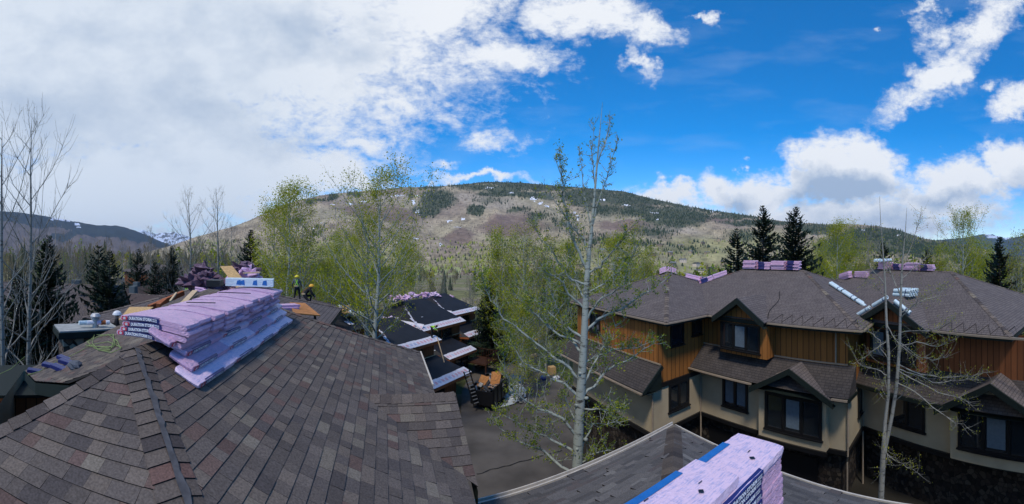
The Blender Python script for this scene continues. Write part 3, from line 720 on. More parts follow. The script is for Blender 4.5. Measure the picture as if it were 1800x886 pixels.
# worn sealant streak beside the hip
mb = MB(); d = (D0-A); L = d.length; d.normalize(); sR = d.cross(nR).normalized(); sR = sR if sR.dot(N) > 0 else -sR
prev = None
for i in range(90):
    f = i/89*.8; c0 = A+d*(L*f); o1 = -.005+.015*noise.noise(Vector((f*30, 0, 0))); o2 = .055+.028*noise.noise(Vector((f*26, 5, 0)))+.02*noise.noise(Vector((f*80, 5, 0)))
    P1 = c0+sR*o1+nR*.029+Z*.004; P2 = c0+sR*o2+nR*.034
    if prev: mb.poly([prev[0], prev[1], P2, P1])
    prev = (P1, P2)
mb.build('sealant_streak', MT['slate'], near)
# edges, fascia, walls
mb = MB()
def edge(mb, p, q, w=.05, h=.05, m=0, dz=0): mb.bar(p+Z*dz, q+Z*dz, w, h, m)
edge(mb, Cc+N*.02, nu(.98, 7.3, -2.68), .035, .05); edge(mb, Cc, Cw, .035, .05, dz=-.02)
mb.build('drip_edge', MT['flash'], near)
mb = MB()
mb.poly([nu(.93, .2, -2.72), nu(.93, 9.7, -2.72), nu(.93, 9.7, -2.95), nu(.93, .2, -2.95)]); mb.poly([nu(.93, .2, -2.95), nu(.93, 9.7, -2.95), nu(.4, 9.7, -2.95), nu(.4, .2, -2.95)])
mb.poly([pe+N*.0-Z*.05, pr-Z*.05, pr-Z*.3, pe-Z*.3]); mb.poly([pe-Z*.05, pq-Z*.05, pq-Z*.3, pe-Z*.3])
mb.poly([nu(-6.2, 9.7, -2.72), nu(.93, 9.7, -2.72), nu(.93, 9.7, -2.95), nu(-6.2, 9.7, -2.95)])
mb.build('fascia', MT['fascia'], near)
mb = MB()
def wall(mb, a, b, z0, z1, m=0): mb.poly([Vector((a[0], a[1], z0)), Vector((b[0], b[1], z0)), Vector((b[0], b[1], z1)), Vector((a[0], a[1], z1))], m)
cs = [nu(.4, .4), nu(.4, 9.2), nu(-6, 9.2), nu(-9, 6), nu(-4.3, 1)]
for i in range(5): wall(mb, cs[i], cs[(i+1) % 5], -13.5, -2.95 if i < 2 else -3.5)
for zz in (-5.4, -8.2):
    mb.obox(nu(.43, 7.5, zz), N*.04, U*.7, Z*.6, 1)
wall(mb, pe-N*.35, pr-N*.35, -13.5, -3.3)
mb.build('wall', [MT['stucco'], MT['frame']], near, uv=True)

# ------------------------------------------------------------------ the lower wing at bottom right
E0z = -4.4
Ec = Vector((9.3*math.sin(.4421), 9.3*math.cos(.4421), E0z))
e1 = Vector((math.sin(math.radians(65.6)), math.cos(math.radians(65.6)), 0)); e2 = Vector((math.sin(math.radians(-16.5)), math.cos(math.radians(-16.5)), 0))
wing = thing('shingled_wing', 'low plain brown hip roof wing under the near stack of pink bundles', 'house', Ec-e1*4-e2*3-Z*8)
sw = .38
Pk = Ec-e1*4.2-e2*4.0; Pk.z = E0z+sw*4.1
wl = Ec-e1*9.8; wr = Ec-e2*11.5
wl2 = wl-e2*4.0+Z*(sw*4.1); wr2 = wr-e1*4.2+Z*(sw*4.1)
mb = MB(); shingle_face(mb, [Ec, wl, wl2, Pk], seed=21, wmin=.2, wmax=.45, thick=.016, tone=1.12, var=.4); roof_obj(mb, 'roof', wing)
mb = MB(); shingle_face(mb, [Ec, Pk, wr2, wr], seed=22, wmin=.2, wmax=.45, thick=.014, tone=1.05, var=.4); roof_obj(mb, 'roof', wing)
mb = MB(); _, _, _, n1_ = frame_of([Ec, wl, Pk]); _, _, _, n2_ = frame_of([Ec, Pk, wr])
hip_caps(mb, Ec, Pk, n1_, n2_, seed=23, w=.18, expo=.3, tone=.75); roof_obj(mb, 'ridge_caps', wing)
mb = MB(); mb.poly([Pk, wl2, wl2-e2*4-Z*1.5, Pk-e2*4-e1*2-Z*1.5]); mb.poly([Pk, Pk-e2*4-e1*4-Z*1.5, wr2-e1*4-Z*1.5, wr2]); mb.build('back_slope', MT['shingle'], wing, uv=True)
mb = MB()
mb.bar(Ec+e2*.05-Z*.02, wl+e2*.05-Z*.02, .03, .07); mb.bar(Ec+e2*.16-Z*.02+e1*.1, wl+e2*.16-Z*.02, .025, .05); mb.bar(Ec+e2*.105-Z*.1, wl+e2*.105-Z*.1, .12, .02)
mb.bar(Ec+e1*.05-Z*.02, wr+e1*.05-Z*.02, .03, .06)
mb.build('gutter', MT['flash'], wing)
mb = MB()
for p, q in ((Ec-e1*.5-e2*.5, wl-e2*.5), (Ec-e1*.5-e2*.5, wr-e1*.5)): wall(mb, p, q, -13.5, E0z-.05)
wall(mb, wl-e2*.5, wl-e2*6, -13.5, E0z-.05); wall(mb, wr-e1*.5, wr-e1*6, -13.5, E0z)
mb.build('wall', MT['stucco'], wing)

# ------------------------------------------------------------------ townhouse on the right
class FR:
    """plan frame: n and u axes through an origin"""
    def __init__(s, o, n, u): s.o = Vector(o); s.n = n; s.u = u
    def __call__(s, n, u, z=0): return s.o+s.n*n+s.u*u+Z*z
W = FR((0, 0, 0), N, U)
def hip_roof(fr, n0, n1, u0, u1, ze, slope, name, parent, mtl=None, fas=.22, ends=(1, 1), gutter=True):
    """hip roof over a plan rectangle; ends = hipped at low / high end of the ridge"""
    mb = MB(); a, b = n1-n0, u1-u0
    if b >= a:
        h = a/2*slope; r0 = (u0+a/2*ends[0]); r1 = (u1-a/2*ends[1]); m = (n0+n1)/2
        if r1 < r0: r0 = r1 = (r0+r1)/2
        R0, R1 = fr(m, r0, ze+h), fr(m, r1, ze+h)
        A_, B_, C_, D_ = fr(n0, u0, ze), fr(n1, u0, ze), fr(n1, u1, ze), fr(n0, u1, ze)
        faces = [[A_, R0, R1, D_], [B_, C_, R1, R0], [A_, B_, R0], [C_, D_, R1]]
        lines = [(A_, R0, 0, 2), (B_, R0, 1, 2), (C_, R1, 1, 3), (D_, R1, 0, 3), (R0, R1, 0, 1)]
    else:
        h = b/2*slope; r0 = n0+b/2*ends[0]; r1 = n1-b/2*ends[1]; m = (u0+u1)/2
        R0, R1 = fr(r0, m, ze+h), fr(r1, m, ze+h)
        A_, B_, C_, D_ = fr(n0, u0, ze), fr(n1, u0, ze), fr(n1, u1, ze), fr(n0, u1, ze)
        faces = [[A_, B_, R1, R0], [C_, D_, R0, R1], [D_, A_, R0], [B_, C_, R1]]
        lines = [(A_, R0, 0, 2), (B_, R1, 0, 3), (C_, R1, 1, 3), (D_, R0, 1, 2), (R0, R1, 0, 1)]
    for f in faces: mb.poly(f)
    roof = mb.build(name, mtl or MT['shingle'], parent, uv=True)
    cm = MB(); ns = [frame_of(f)[3] for f in faces]
    for p, q, i, j in lines:
        if (q-p).length > .3: hip_caps(cm, p, q, ns[i], ns[j], w=.12, expo=.28, seed=len(roof.name), tone=1.15)
    cm.build('ridge_caps', MT['tab'], roof) if len(cm.f) else None
    fm = MB(); cor = [A_, B_, C_, D_]
    for i in range(4):
        p, q = cor[i], cor[(i+1) % 4]; fm.poly([p-Z*.03, q-Z*.03, q-Z*fas, p-Z*fas])
    fm.poly([c-Z*(fas-.01) for c in cor]); fm.build('fascia', MT['fascia'], roof)
    return roof, cor
def gable(fr, uc, hw, n_front, n_back, ze, rise, name, parent, mtl=None, over=.0, facemat=None, cap_w=.2):
    """gable facing -n: ridge runs along n from n_front to n_back"""
    pk0, pk1 = fr(n_front, uc, ze+rise), fr(n_back, uc, ze+rise)
    L0, L1 = fr(n_front, uc+hw, ze), fr(n_back, uc+hw, ze); R0, R1 = fr(n_front, uc-hw, ze), fr(n_back, uc-hw, ze)
    mb = MB(); mb.poly([L0, pk0, pk1, L1]); mb.poly([R0, R1, pk1, pk0]); o = mb.build(name, mtl or MT['shingle'], parent, uv=True)
    fm = MB(); dn = fr.n*.03
    for p, q in ((L0, pk0), (pk0, R0)):
        fm.poly([p-dn+Z*.02, q-dn+Z*.02, q-dn-Z*cap_w, p-dn-Z*cap_w]); fm.poly([p-dn+Z*.02, q-dn+Z*.02, q+dn*2+Z*.02, p+dn*2+Z*.02]); fm.poly([p-dn-Z*cap_w, q-dn-Z*cap_w, q+fr.n*.4-Z*cap_w, p+fr.n*.4-Z*cap_w])
    fm.build('barge_board', MT['fascia'], o)
    return o
def window(parent, o, r, nrm, w, h, panes=2, blind=(), name='window', frame=.09, sill=True):
    """o = lower left corner seen from outside, r = unit vector to the right, nrm = outward normal"""
    mb = MB(); o = Vector(o); f = frame; dp = .07
    mb.bar(o+nrm*.03+Z*f/2, o+r*w+nrm*.03+Z*f/2, .1, f); mb.bar(o+nrm*.03+Z*(h-f/2), o+r*w+nrm*.03+Z*(h-f/2), .1, f)
    for i in range(panes+1):
        x = f/2+(w-f)*i/panes; mb.obox(o+r*x+nrm*.032+Z*h/2, r*f/2, nrm*.05, Z*(h/2-f-.002))
    if sill: mb.bar(o-r*.06+nrm*.06-Z*.035, o+r*(w+.06)+nrm*.06-Z*.035, .16, .06)
    fo = mb.build(name, MT['frame'], parent)
    for i in range(panes):
        x0 = f+(w-f)*i/panes; x1 = (w-f)*(i+1)/panes; g = MB()
        g.poly([o+r*x0+nrm*.01+Z*f, o+r*x1+nrm*.01+Z*f, o+r*x1+nrm*.01+Z*(h-f), o+r*x0+nrm*.01+Z*(h-f)])
        g.build('pane', MT['glass'], fo)
        if i in blind:
            b = MB(); hh = h-2*f; q0 = Z*(f+hh*.03)
            b.obox(o+r*(x0+x1)/2+nrm*.018+Z*(f+hh*.52), r*(x1-x0)*.42, nrm*.004, Z*hh*.44); b.build('blind', MT['blind'], fo)
    return fo
def downspout(parent, top, bot, out, name='downspout'):
    mb = MB(); top = Vector(top); bot = Vector(bot)
    mb.tube([top, top-out*.02-Z*.12, top-out*.28-Z*.3, Vector((top.x-out.x*.28, top.y-out.y*.28, bot.z))], .045, 6); return mb.build(name, MT['gutter'], parent)

town = thing('townhouse', 'rust and tan two storey townhouse, hip roofs and inner corner, behind the tall aspen', 'house', nu(19, 12, -12.5))
ze = -3.5; sl_ = .45
r2, c2 = hip_roof(W, 15.9, 26.3, 4.35, 19.2, ze, sl_, 'roof', town)
r1, c1_ = hip_roof(W, 12.7, 22.3, 13.1, 22.7, ze, sl_, 'roof', town)
# pale gutters on the eaves we see
def gut(mb, p, q, off): mb.bar(Vector(p)+off*.06-Z*.06, Vector(q)+off*.06-Z*.06, .11, .075)
mb = MB(); gut(mb, W(15.9, 4.3, ze), W(15.9, 9.2, ze), -N); mb.build('gutter', MT['gutter'], town); mb = MB(); gut(mb, W(15.9, 12.35, ze), W(15.9, 13.1, ze), -N); gut(mb, W(12.65, 13.1, ze), W(15.9, 13.1, ze), -U); gut(mb, W(12.7, 13.05, ze), W(12.7, 22.7, ze), -N); gut(mb, W(15.9, 4.35, ze), W(19, 4.35, ze), -U)
mb.build('gutter', MT['gutter'], town)
gb = gable(W, 10.78, 1.62, 15.45, 19.5, ze, 1.12, 'gable_roof', town, cap_w=.3)
# upper walls: rust boards
mb = MB(); zt, zb = -3.72, -7.05
def wl_(n0, u0, n1, u1, z0, z1): mb.poly([W(n0, u0, z0), W(n1, u1, z0), W(n1, u1, z1), W(n0, u0, z1)])
wl_(13.0, 14.15, 16.8, 14.15, zb, zt); wl_(16.8, 14.15, 16.8, 5.3, -5.6, zt); wl_(13.0, 22.3, 13.0, 14.15, -6.1, zt); wl_(16.8, 5.3, 25.8, 5.3, zb, zt); wl_(13.0, 22.3, 26, 22.3, zb, zt)
mb.poly([W(16.0, 12.3, -3.7), W(16.0, 9.25, -3.7), W(16.0, 10.78, -2.6)]); mb.poly([W(16.0, 12.3, -3.75), W(16.0, 9.25, -3.75), W(16.8, 9.25, -3.75), W(16.8, 12.3, -3.75)])
mb.build('upper_wall', MT['siding'], town, uv=True)
mb = MB()
zs, zf = -7.05, -9.4
wl_(12.7, 14.12, 16.5, 14.12, zf, zs); wl_(16.5, 14.12, 16.5, 5.25, zf, -6.4); wl_(12.7, 22.4, 12.7, 14.12, zf, -6.4); wl_(16.5, 5.25, 25.8, 5.25, zf, zs); wl_(12.7, 22.4, 26, 22.4, zf, zs)
# bay under the small gable
wl_(16.1, 9.85, 16.1, 6.15, zf, -6.6); wl_(16.5, 9.85, 16.1, 9.85, zf, -6.6); wl_(16.1, 6.15, 16.5, 6.15, zf, -6.6)
mb.poly([W(16.1, 9.85, -6.6), W(16.1, 6.15, -6.6), W(16.1, 7.75, -5.55)]); mb.poly([W(16.1, 9.85, zf), W(16.1, 6.15, zf), W(16.5, 6.15, zf), W(16.5, 9.85, zf)])
mb.build('lower_wall', MT['stucco'], town)
mb = MB()  # belt at the foot of the stucco, base storey
for p, q in ((W(12.66, 14.08), W(16.5, 14.08)), (W(16.46, 14.1), W(16.46, 5.2)), (W(12.66, 22.4), W(12.66, 14.08)), (W(16.45, 5.2), W(25.8, 5.2)), (W(16.06, 9.9), W(16.06, 6.1))):
    mb.bar(p+Z*(-9.5), q+Z*(-9.5), .12, .2)
mb.bar(W(12.95, 14.1, -7.05), W(16.6, 14.1, -7.05), .1, .24); mb.build('belt_board', MT['frame'], town)
mb = MB()
for a, b, c, d_ in ((13.1, 14.5, 16.9, 14.5), (16.9, 14.5, 16.9, 5.7), (13.1, 22, 13.1, 14.5), (16.9, 5.7, 25.5, 5.7)): wl_(a, b, c, d_, -14.5, -9.4)
mb.poly([W(12.7, 14.1, -9.42), W(16.5, 14.1, -9.42), W(17, 14.6, -9.42), W(13.1, 14.6, -9.42)])
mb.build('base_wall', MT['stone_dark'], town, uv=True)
for uc in (12.6, 8): mb = MB(); mb.obox(W(16.85, uc, -11.4), N*.03, U*1.1, Z*1.15); mb.build('garage_door', MT['black'], town)
# skirt roofs
sk = MB(); sk.poly([W(15.55, 14.1, -6.55), W(15.55, 4.9, -6.55), W(16.85, 4.9, -5.45), W(16.85, 14.1, -5.45)])
sk.poly([W(15.55, 4.9, -6.55), W(16.85, 4.9, -6.75), W(16.85, 4.9, -5.45)])
sko = sk.build('skirt_roof', MT['shingle_dark'], town, uv=True)
mb = MB(); mb.bar(W(15.53, 14.1, -6.65), W(15.53, 9.9, -6.65), .06, .16); mb.bar(W(15.53, 5.6, -6.65), W(15.53, 4.9, -6.65), .06, .16); mb.bar(W(15.55, 4.88, -6.65), W(16.85, 4.88, -6.75), .06, .16)
mb.poly([W(15.55, 14.1, -6.73), W(15.55, 4.9, -6.73), W(16.5, 4.9, -6.73), W(16.5, 14.1, -6.73)]); mb.build('fascia', MT['fascia'], sko)
mb = MB(); gut(mb, W(15.5, 14.1, -6.55), W(15.5, 9.9, -6.55), -N); mb.build('gutter', MT['gutter'], sko); mb = MB(); gut(mb, W(15.5, 5.65, -6.55), W(15.5, 4.9, -6.55), -N); mb.build('gutter', MT['gutter'], sko); mb = MB(); mb.bar(W(16.78, 14.1, -5.42), W(16.78, 5.3, -5.42), .06, .07); mb.build('trim_board', MT['gutter'], sko)
sk = MB(); sk.poly([W(11.75, 13.75, -6.95), W(13.02, 13.75, -5.85), W(13.02, 22.7, -5.85), W(11.75, 22.7, -6.95)]); sko = sk.build('skirt_roof', MT['shingle_dark'], town, uv=True)
mb = MB(); mb.bar(W(11.75, 13.74, -7.03), W(13.05, 13.74, -5.93), .06, .2); mb.bar(W(11.73, 13.75, -7.05), W(11.73, 22.7, -7.05), .06, .16); mb.poly([W(11.75, 13.75, -7.1), W(11.75, 22.7, -7.1), W(12.9, 22.7, -7.1), W(12.9, 13.75, -7.1)]); mb.poly([W(11.77, 13.76, -7.0), W(13.0, 13.76, -7.1), W(13.0, 13.76, -5.95)])
mb.build('fascia', MT['fascia'], sko)
mb = MB(); gut(mb, W(11.7, 13.75, -6.95), W(11.7, 22.7, -6.95), -N); mb.build('gutter', MT['gutter'], sko); mb = MB(); mb.bar(W(12.95, 13.8, -5.82), W(12.95, 22.6, -5.82), .06, .07); mb.build('trim_board', MT['gutter'], sko)
gable(W, 7.75, 2.2, 15.35, 17.2, -6.75, 1.25, 'gable_roof', town, MT['shingle'], cap_w=.26)
mb = MB(); mb.poly([W(16.12, 9.9, -6.74), W(16.12, 5.6, -6.74), W(15.4, 5.6, -6.74), W(15.4, 9.9, -6.74)]); mb.build('soffit', MT['fascia'], town)
# windows
window(town, W(16.0, 12.2, -5.2), -U, -N, 2.5, 1.42, 3, (1,)); window(town, W(16.5, 12.45, -8.6), -U, -N, 1.7, 1.7, 2, (0, 1), frame=.14)
window(town, W(16.1, 9.45, -8.9), -U, -N, 3.1, 1.85, 3, (1,), frame=.14)
window(town, W(13.85, 14.12, -8.65), N, -U, 1.6, 1.5, 2, (), frame=.14); window(town, W(14.0, 14.15, -5.15), N, -U, 1.05, 1.3, 1); window(town, W(15.75, 14.15, -4.85), N, -U, .85, .95, 1)
window(town, W(13.0, 20.6, -5.2), -U, -N, 1.2, 1.2, 2); window(town, W(18.3, 5.25, -8.6), N, -U, 1.0, 1.8, 1)
mb = MB(); wl_(16.0, 12.25, 16.0, 9.3, -5.45, -3.75); wl_(16.0, 9.3, 16.8, 9.3, -5.45, -3.75); wl_(16.8, 12.25, 16.0, 12.25, -5.45, -3.75); mb.build('window_bay', MT['siding'], town, uv=True)
for q in ([W(11.72, 13.9, -7.0), W(12.3, 14.0, -7.25), W(12.64, 14.06, -7.35), W(12.64, 14.06, -12.3)], [W(16.3, 13.98, -6.6), W(16.42, 14.02, -6.8), W(16.42, 14.02, -12.3)], [W(15.55, 5.0, -6.6), W(16.3, 5.2, -6.9), W(16.42, 5.18, -7.1), W(16.42, 5.18, -9.6), W(16.7, 5.3, -10), W(16.7, 5.3, -13)], [W(16.0, 5.9, -3.6), W(16.74, 5.9, -3.9), W(16.74, 5.9, -5.4)]):
    mb = MB(); mb.tube(q, .045, 6); mb.build('downspout', MT['gutter'], town)
mb = MB(); pts = []  # heat cable looped over the eave
for i in range(17): pts.append(W(15.95+(.65*(i % 2)), 9.0-i*.28, ze+.03+(.65*(i % 2))*sl_))
mb.tube(pts, .02, 4); mb.tube([W(16.1+i*.35, 9.3+.25*math.sin(i)*.5+i*.08, ze+.05+(.2+i*.35)*sl_) for i in range(8)], .018, 4); mb.build('heat_cable', MT['cable'], town)
# ------------------------------------------------------------------ second townhouse, turned a little
o3 = W(19.15, 5.06); d3 = (W(15.7, -2.77)-W(19.15, 5.06)); d3.normalize(); n3 = Vector((-d3.y, d3.x, 0))
if n3.dot(o3) < 0: n3 = -n3
W3 = FR(o3, n3, -d3)     # n into the house, -u runs to the right of the picture
t3 = thing('townhouse', 'red-brown townhouse in deep shade at the right edge behind the twin-stemmed aspen', 'house', W3(4, -5, -12.5))
def on_ridge3(x):  # u on the far ridge for picture column x
    lo, hi = -30.0, 16.0
    for _ in range(50):
        m = (lo+hi)/2
        if topx(W3(4.3, m, 0))[0] > x: lo = m
        else: hi = m
    return lo
hip_roof(W3, -.9, 9.5, on_ridge3(1672)-5.2, on_ridge3(1528)+5.2, ze, sl_, 'roof', t3)
gable(W3, -2.35, 2.15, -1.3, 3, ze-.05, 1.25, 'gable_roof', t3, cap_w=.28)
mb = MB()
def w3(n0, u0, n1, u1, z0, z1): mb.poly([W3(n0, u0, z0), W3(n1, u1, z0), W3(n1, u1, z1), W3(n0, u0, z1)])
w3(.3, .3, .3, -18, -6, -3.7); w3(.3, .3, 9, .3, -7, -3.7); mb.poly([W3(-.7, -.4, -3.72), W3(-.7, -4.3, -3.72), W3(-.7, -2.35, -2.5)]); w3(.3, -18, 9, -18, -9, -3.7)
mb.build('upper_wall', MT['siding_red'], t3, uv=True)
mb = MB(); w3(0, .3, 0, -18, -9.4, -6.4); w3(0, .3, 9, .3, -9.4, -7); w3(-.35, -5.2, -.35, -9.6, -9.4, -6.7); w3(0, -5.2, -.35, -5.2, -9.4, -6.7); mb.poly([W3(-.35, -5.2, -6.7), W3(-.35, -9.6, -6.7), W3(-.35, -7.4, -5.5)]); mb.build('lower_wall', MT['stucco'], t3)
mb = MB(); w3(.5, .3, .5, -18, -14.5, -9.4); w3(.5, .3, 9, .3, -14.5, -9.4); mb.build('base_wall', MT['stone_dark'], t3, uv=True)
sk = MB(); sk.poly([W3(-1.0, .6, -6.75), W3(-1.0, -18.5, -6.75), W3(.32, -18.5, -5.7), W3(.32, .6, -5.7)]); sko = sk.build('skirt_roof', MT['shingle_dark'], t3, uv=True)
mb = MB(); mb.bar(W3(-1.02, .6, -6.85), W3(-1.02, -5, -6.85), .06, .18); mb.bar(W3(-1.02, -9.9, -6.85), W3(-1.02, -18, -6.85), .06, .18); mb.poly([W3(-1, .6, -6.93), W3(-1, -18, -6.93), W3(0, -18, -6.93), W3(0, .6, -6.93)]); mb.build('fascia', MT['fascia'], sko)
gable(W3, -7.4, 2.6, -1.2, .8, -6.9, 1.45, 'gable_roof', t3, MT['shingle'], cap_w=.28)
mb = MB(); mb.bar(W3(-.06, .3, -9.5), W3(-.06, -18, -9.5), .12, .2); mb.build('belt_board', MT['frame'], t3)
window(t3, W3(-.7+.02, -.9, -5.35), d3, -n3, 2.7, 1.5, 3, (0,)); mb = MB(); w3(-.68, -.6, -.68, -4.1, -5.6, -3.72); w3(-.68, -.6, .3, -.6, -5.6, -3.72); w3(-.68, -4.1, .3, -4.1, -5.6, -3.72); mb.build('window_bay', MT['siding_red'], t3, uv=True)
window(t3, W3(0, -1.6, -8.75), d3, -n3, 2.1, 1.6, 2, (), frame=.14); window(t3, W3(-.35, -5.6, -8.8), d3, -n3, 3.6, 1.75, 3, (1,), frame=.14)
mb = MB(); mb.tube([W3(-.08, .1, -7), W3(-.08, .1, -12.8)], .05, 6); mb.build('downspout', MT['gutter'], t3); mb = MB(); mb.bar(W3(-.95, -4.6, ze-.06), W3(-.95, -17, ze-.06), .1, .08); mb.build('gutter', MT['gutter'], t3)
mb = MB(); pts = []
for i in range(26): pts.append(W3(-.85+(.6*(i % 2)), -4.9-i*.3, ze+.03+(.6*(i % 2))*sl_))
mb.tube(pts, .02, 4); mb.build('heat_cable', MT['cable'], t3)

# ------------------------------------------------------------------ trees
def rotv(v, ax, a): return Matrix.Rotation(a, 3, ax) @ v
def path_at(pts, f):
    f = f*(len(pts)-1); i = min(int(f), len(pts)-2); return pts[i].lerp(pts[i+1], f-i), (pts[i+1]-pts[i]).normalized()
def leaf_quads(cen, size, rn, pal, flat=0):
    """random little quads at the given centres"""
    n = len(cen); cen = np.array([tuple(c) for c in cen]).reshape(-1, 3)
    a = rn.normal(size=(n, 3)); a /= np.linalg.norm(a, axis=1)[:, None]; b = rn.normal(size=(n, 3)); b -= (a*b).sum(1)[:, None]*a; b /= np.linalg.norm(b, axis=1)[:, None]
    s = size*rn.uniform(.5, 1.3, n)[:, None]
    V = np.stack([cen-a*s, cen+b*s*.6, cen+a*s, cen-b*s*.6], 1).reshape(-1, 3); Fq = np.arange(4*n).reshape(-1, 4)
    pal = np.array(pal); c = pal[rn.integers(0, len(pal), n)]*rn.uniform(.75, 1.25, n)[:, None]
    return V, Fq, c
YG = [(.36, .38, .012), (.31, .35, .010), (.40, .39, .02), (.25, .31, .010), (.42, .40, .03)]
GG = [(.17, .25, .03), (.20, .28, .04), (.13, .19, .025), (.24, .30, .05)]
BR = [(.24, .19, .11), (.20, .16, .09), (.28, .23, .13)]
def aspen_mesh(mb, leaves, H, seed, n_limb=22, r0=.14, spread=.26, first=.18, fine=4, leafn=9, jit=.12, nside=6, fuzz=1.0, forks=True, sub=3, wig=.02):
    """trunk and limbs go to mb, leaf centres to leaves; tree stands on the origin"""
    rn = random.Random(seed); tp = [Vector((0, 0, -.4))]; x = y = 0
    for i in range(1, 9):
        x += rn.uniform(-wig, wig)*H*.5; y += rn.uniform(-wig, wig)*H*.5; tp.append(Vector((x, y, H*i/8)))
    tr = [r0*(1.15 if i == 0 else (1-i/8)**.8+.03) for i in range(9)]
    mb.tube(tp, tr, nside)
    for k in range(n_limb):
        f = first+(1-first)*(k+rn.random())/n_limb*.97; p, d = path_at(tp, f); az = k*2.4+rn.uniform(-.5, .5)
        env = math.sin(math.pi*min(1, (f-first)/(1-first)*.86+.14))**.7
        L = H*spread*(.45+.75*env)*rn.uniform(.7, 1.2)*(1 if f < .8 else (1-f)*3+.4)
        up = .45+.9*f+rn.uniform(-.2, .2); q = [p]; dr = Vector((math.cos(az), math.sin(az), math.tan(min(1.2, up*.7)))).normalized()
        for s in range(5):
            dr = (dr+Vector((rn.uniform(-.22, .22), rn.uniform(-.22, .22), rn.uniform(.02, .26)))).normalized(); q.append(q[-1]+dr*L/5)
        rr = r0*(1-f)*.42+.012
        mb.tube(q, [rr, rr*.8, rr*.6, rr*.42, rr*.28, rr*.12], 4)
        for j in range(sub+fine):
            g = rn.uniform(.25, 1); b, bd = path_at(q, g); sd_ = Vector((rn.gauss(0, 1), rn.gauss(0, 1), rn.uniform(.1, 1.3))).normalized(); sl2 = L*rn.uniform(.18, .42)*(1.25-g*.6)
            t1 = b+(bd*.5+sd_*.8).normalized()*sl2*.5; t2 = t1+(bd*.4+sd_*.5+Z*.6).normalized()*sl2*.5
            mb.tube([b, t1, t2], [rr*.3, rr*.2, .004], 3)
            for _ in range(leafn):
                h = rn.random(); c = (b.lerp(t1, h*2) if h < .5 else t1.lerp(t2, h*2-1)); leaves.append(c+Vector((rn.gauss(0, jit), rn.gauss(0, jit), rn.gauss(0, jit))))
def make_aspen(name, label, H, seed, pal, leaf=.07, bark='bark', group=None, multi=1, cat='tree', **kw):
    mb = MB(); lv = []
    root = thing(name, label, cat, (0, 0, 0), group)
    for m in range(multi):
        m1 = MB(); l1 = []; aspen_mesh(m1, l1, H*(1-.13*m), seed+m*17, **kw)
        o = Vector((random.Random(seed+m).uniform(-.6, .6)*m, random.Random(seed+m+5).uniform(-.6, .6)*m, 0)); b = len(mb.v)
        mb.v += [(v[0]+o.x, v[1]+o.y, v[2]) for v in m1.v]; mb.f += [tuple(i+b for i in f) for f in m1.f]; mb.m += m1.m; mb.c += m1.c; lv += [c+o for c in l1]
    mb.build('trunk', MT[bark], root, smooth=True)
    if lv:
        V, Q, c = leaf_quads(lv, leaf, np.random.default_rng(seed), pal); np_mesh('crown', V, Q, MT['leaf'], root, c)
    return root
def make_spruce(name, label, H, seed, group=None, width=.21, dens=1.0, pal=((.022, .036, .02), (.03, .048, .026), (.016, .027, .016)), bare=.06):
    rn = random.Random(seed); root = thing(name, label, 'tree', (0, 0, 0), group); mb = MB()
    mb.tube([Vector((0, 0, -.5)), Vector((0, 0, H*.5)), Vector((rn.uniform(-.1, .1), 0, H*.99))], [H*.013, H*.008, .02], 6)
    T = []; cols = []
    nl = int(30*dens+H)
    for k in range(nl):
        f = bare+(1-bare)*(k/nl)**.92; z = H*f; R = H*width*((1-f)**.82)*rn.uniform(.8, 1.12)+.12; nb = int(6+5*(1-f)+rn.random()*2)
        for j in range(nb):
            az = rn.random()*6.283; d = Vector((math.cos(az), math.sin(az), 0)); s = Vector((-d.y, d.x, 0)); r_ = R*rn.uniform(.6, 1.15); dr = -.35*(1-f)+.35*f
            seg = max(3, int(r_/.32)); w = .15*r_+.12
            c = pal[rn.randrange(len(pal))]; g = rn.uniform(.75, 1.25)
            if r_ > .6: mb.tube([Vector((0, 0, z)), d*r_*.9+Z*(z+r_*dr*.9)], [.02+.01*r_, .006], 3)
            for i in range(seg):
                a = (i+.3)/seg; b = (i+1.5)/seg; cz = lambda q: z+r_*(dr*q+.22*q*q)
                p = d*(r_*a)+Z*cz(a); q = d*(r_*min(1.06, b))+Z*cz(b)
                for sg in (-1, 1):
                    wd = w*(1.1-a)*rn.uniform(.7, 1.4); e = q+s*sg*wd-Z*(wd*rn.uniform(.15, .6))
                    T.append((tuple(p), tuple(q), tuple(e))); cols.append(tuple(x*g*rn.uniform(.8, 1.2) for x in c))
                if rn.random() < .5:
                    T.append((tuple(p), tuple(q), tuple((p+q)/2-Z*(w*.9)))); cols.append(tuple(x*g for x in c))
    V = np.array(T).reshape(-1, 3); Fq = np.arange(len(V)).reshape(-1, 3)
    mb.build('trunk', MT['barkdark'], root); np_mesh('crown', V, Fq, MT['needle'], root, np.array(cols)); return root
def place(root, x, r, ytop=None, H0=None, rz=0, z=None, wide=1.0):
    p = on_ground(x, r) if z is None else dirv(x)*r+Z*z
    root.location = p; root.rotation_euler = (0, 0, rz)
    if ytop is not None:
        top = -(ytop-YH)/F*r; s = (top-p.z)/H0; root.scale = (s*wide, s*wide, s)
    return root

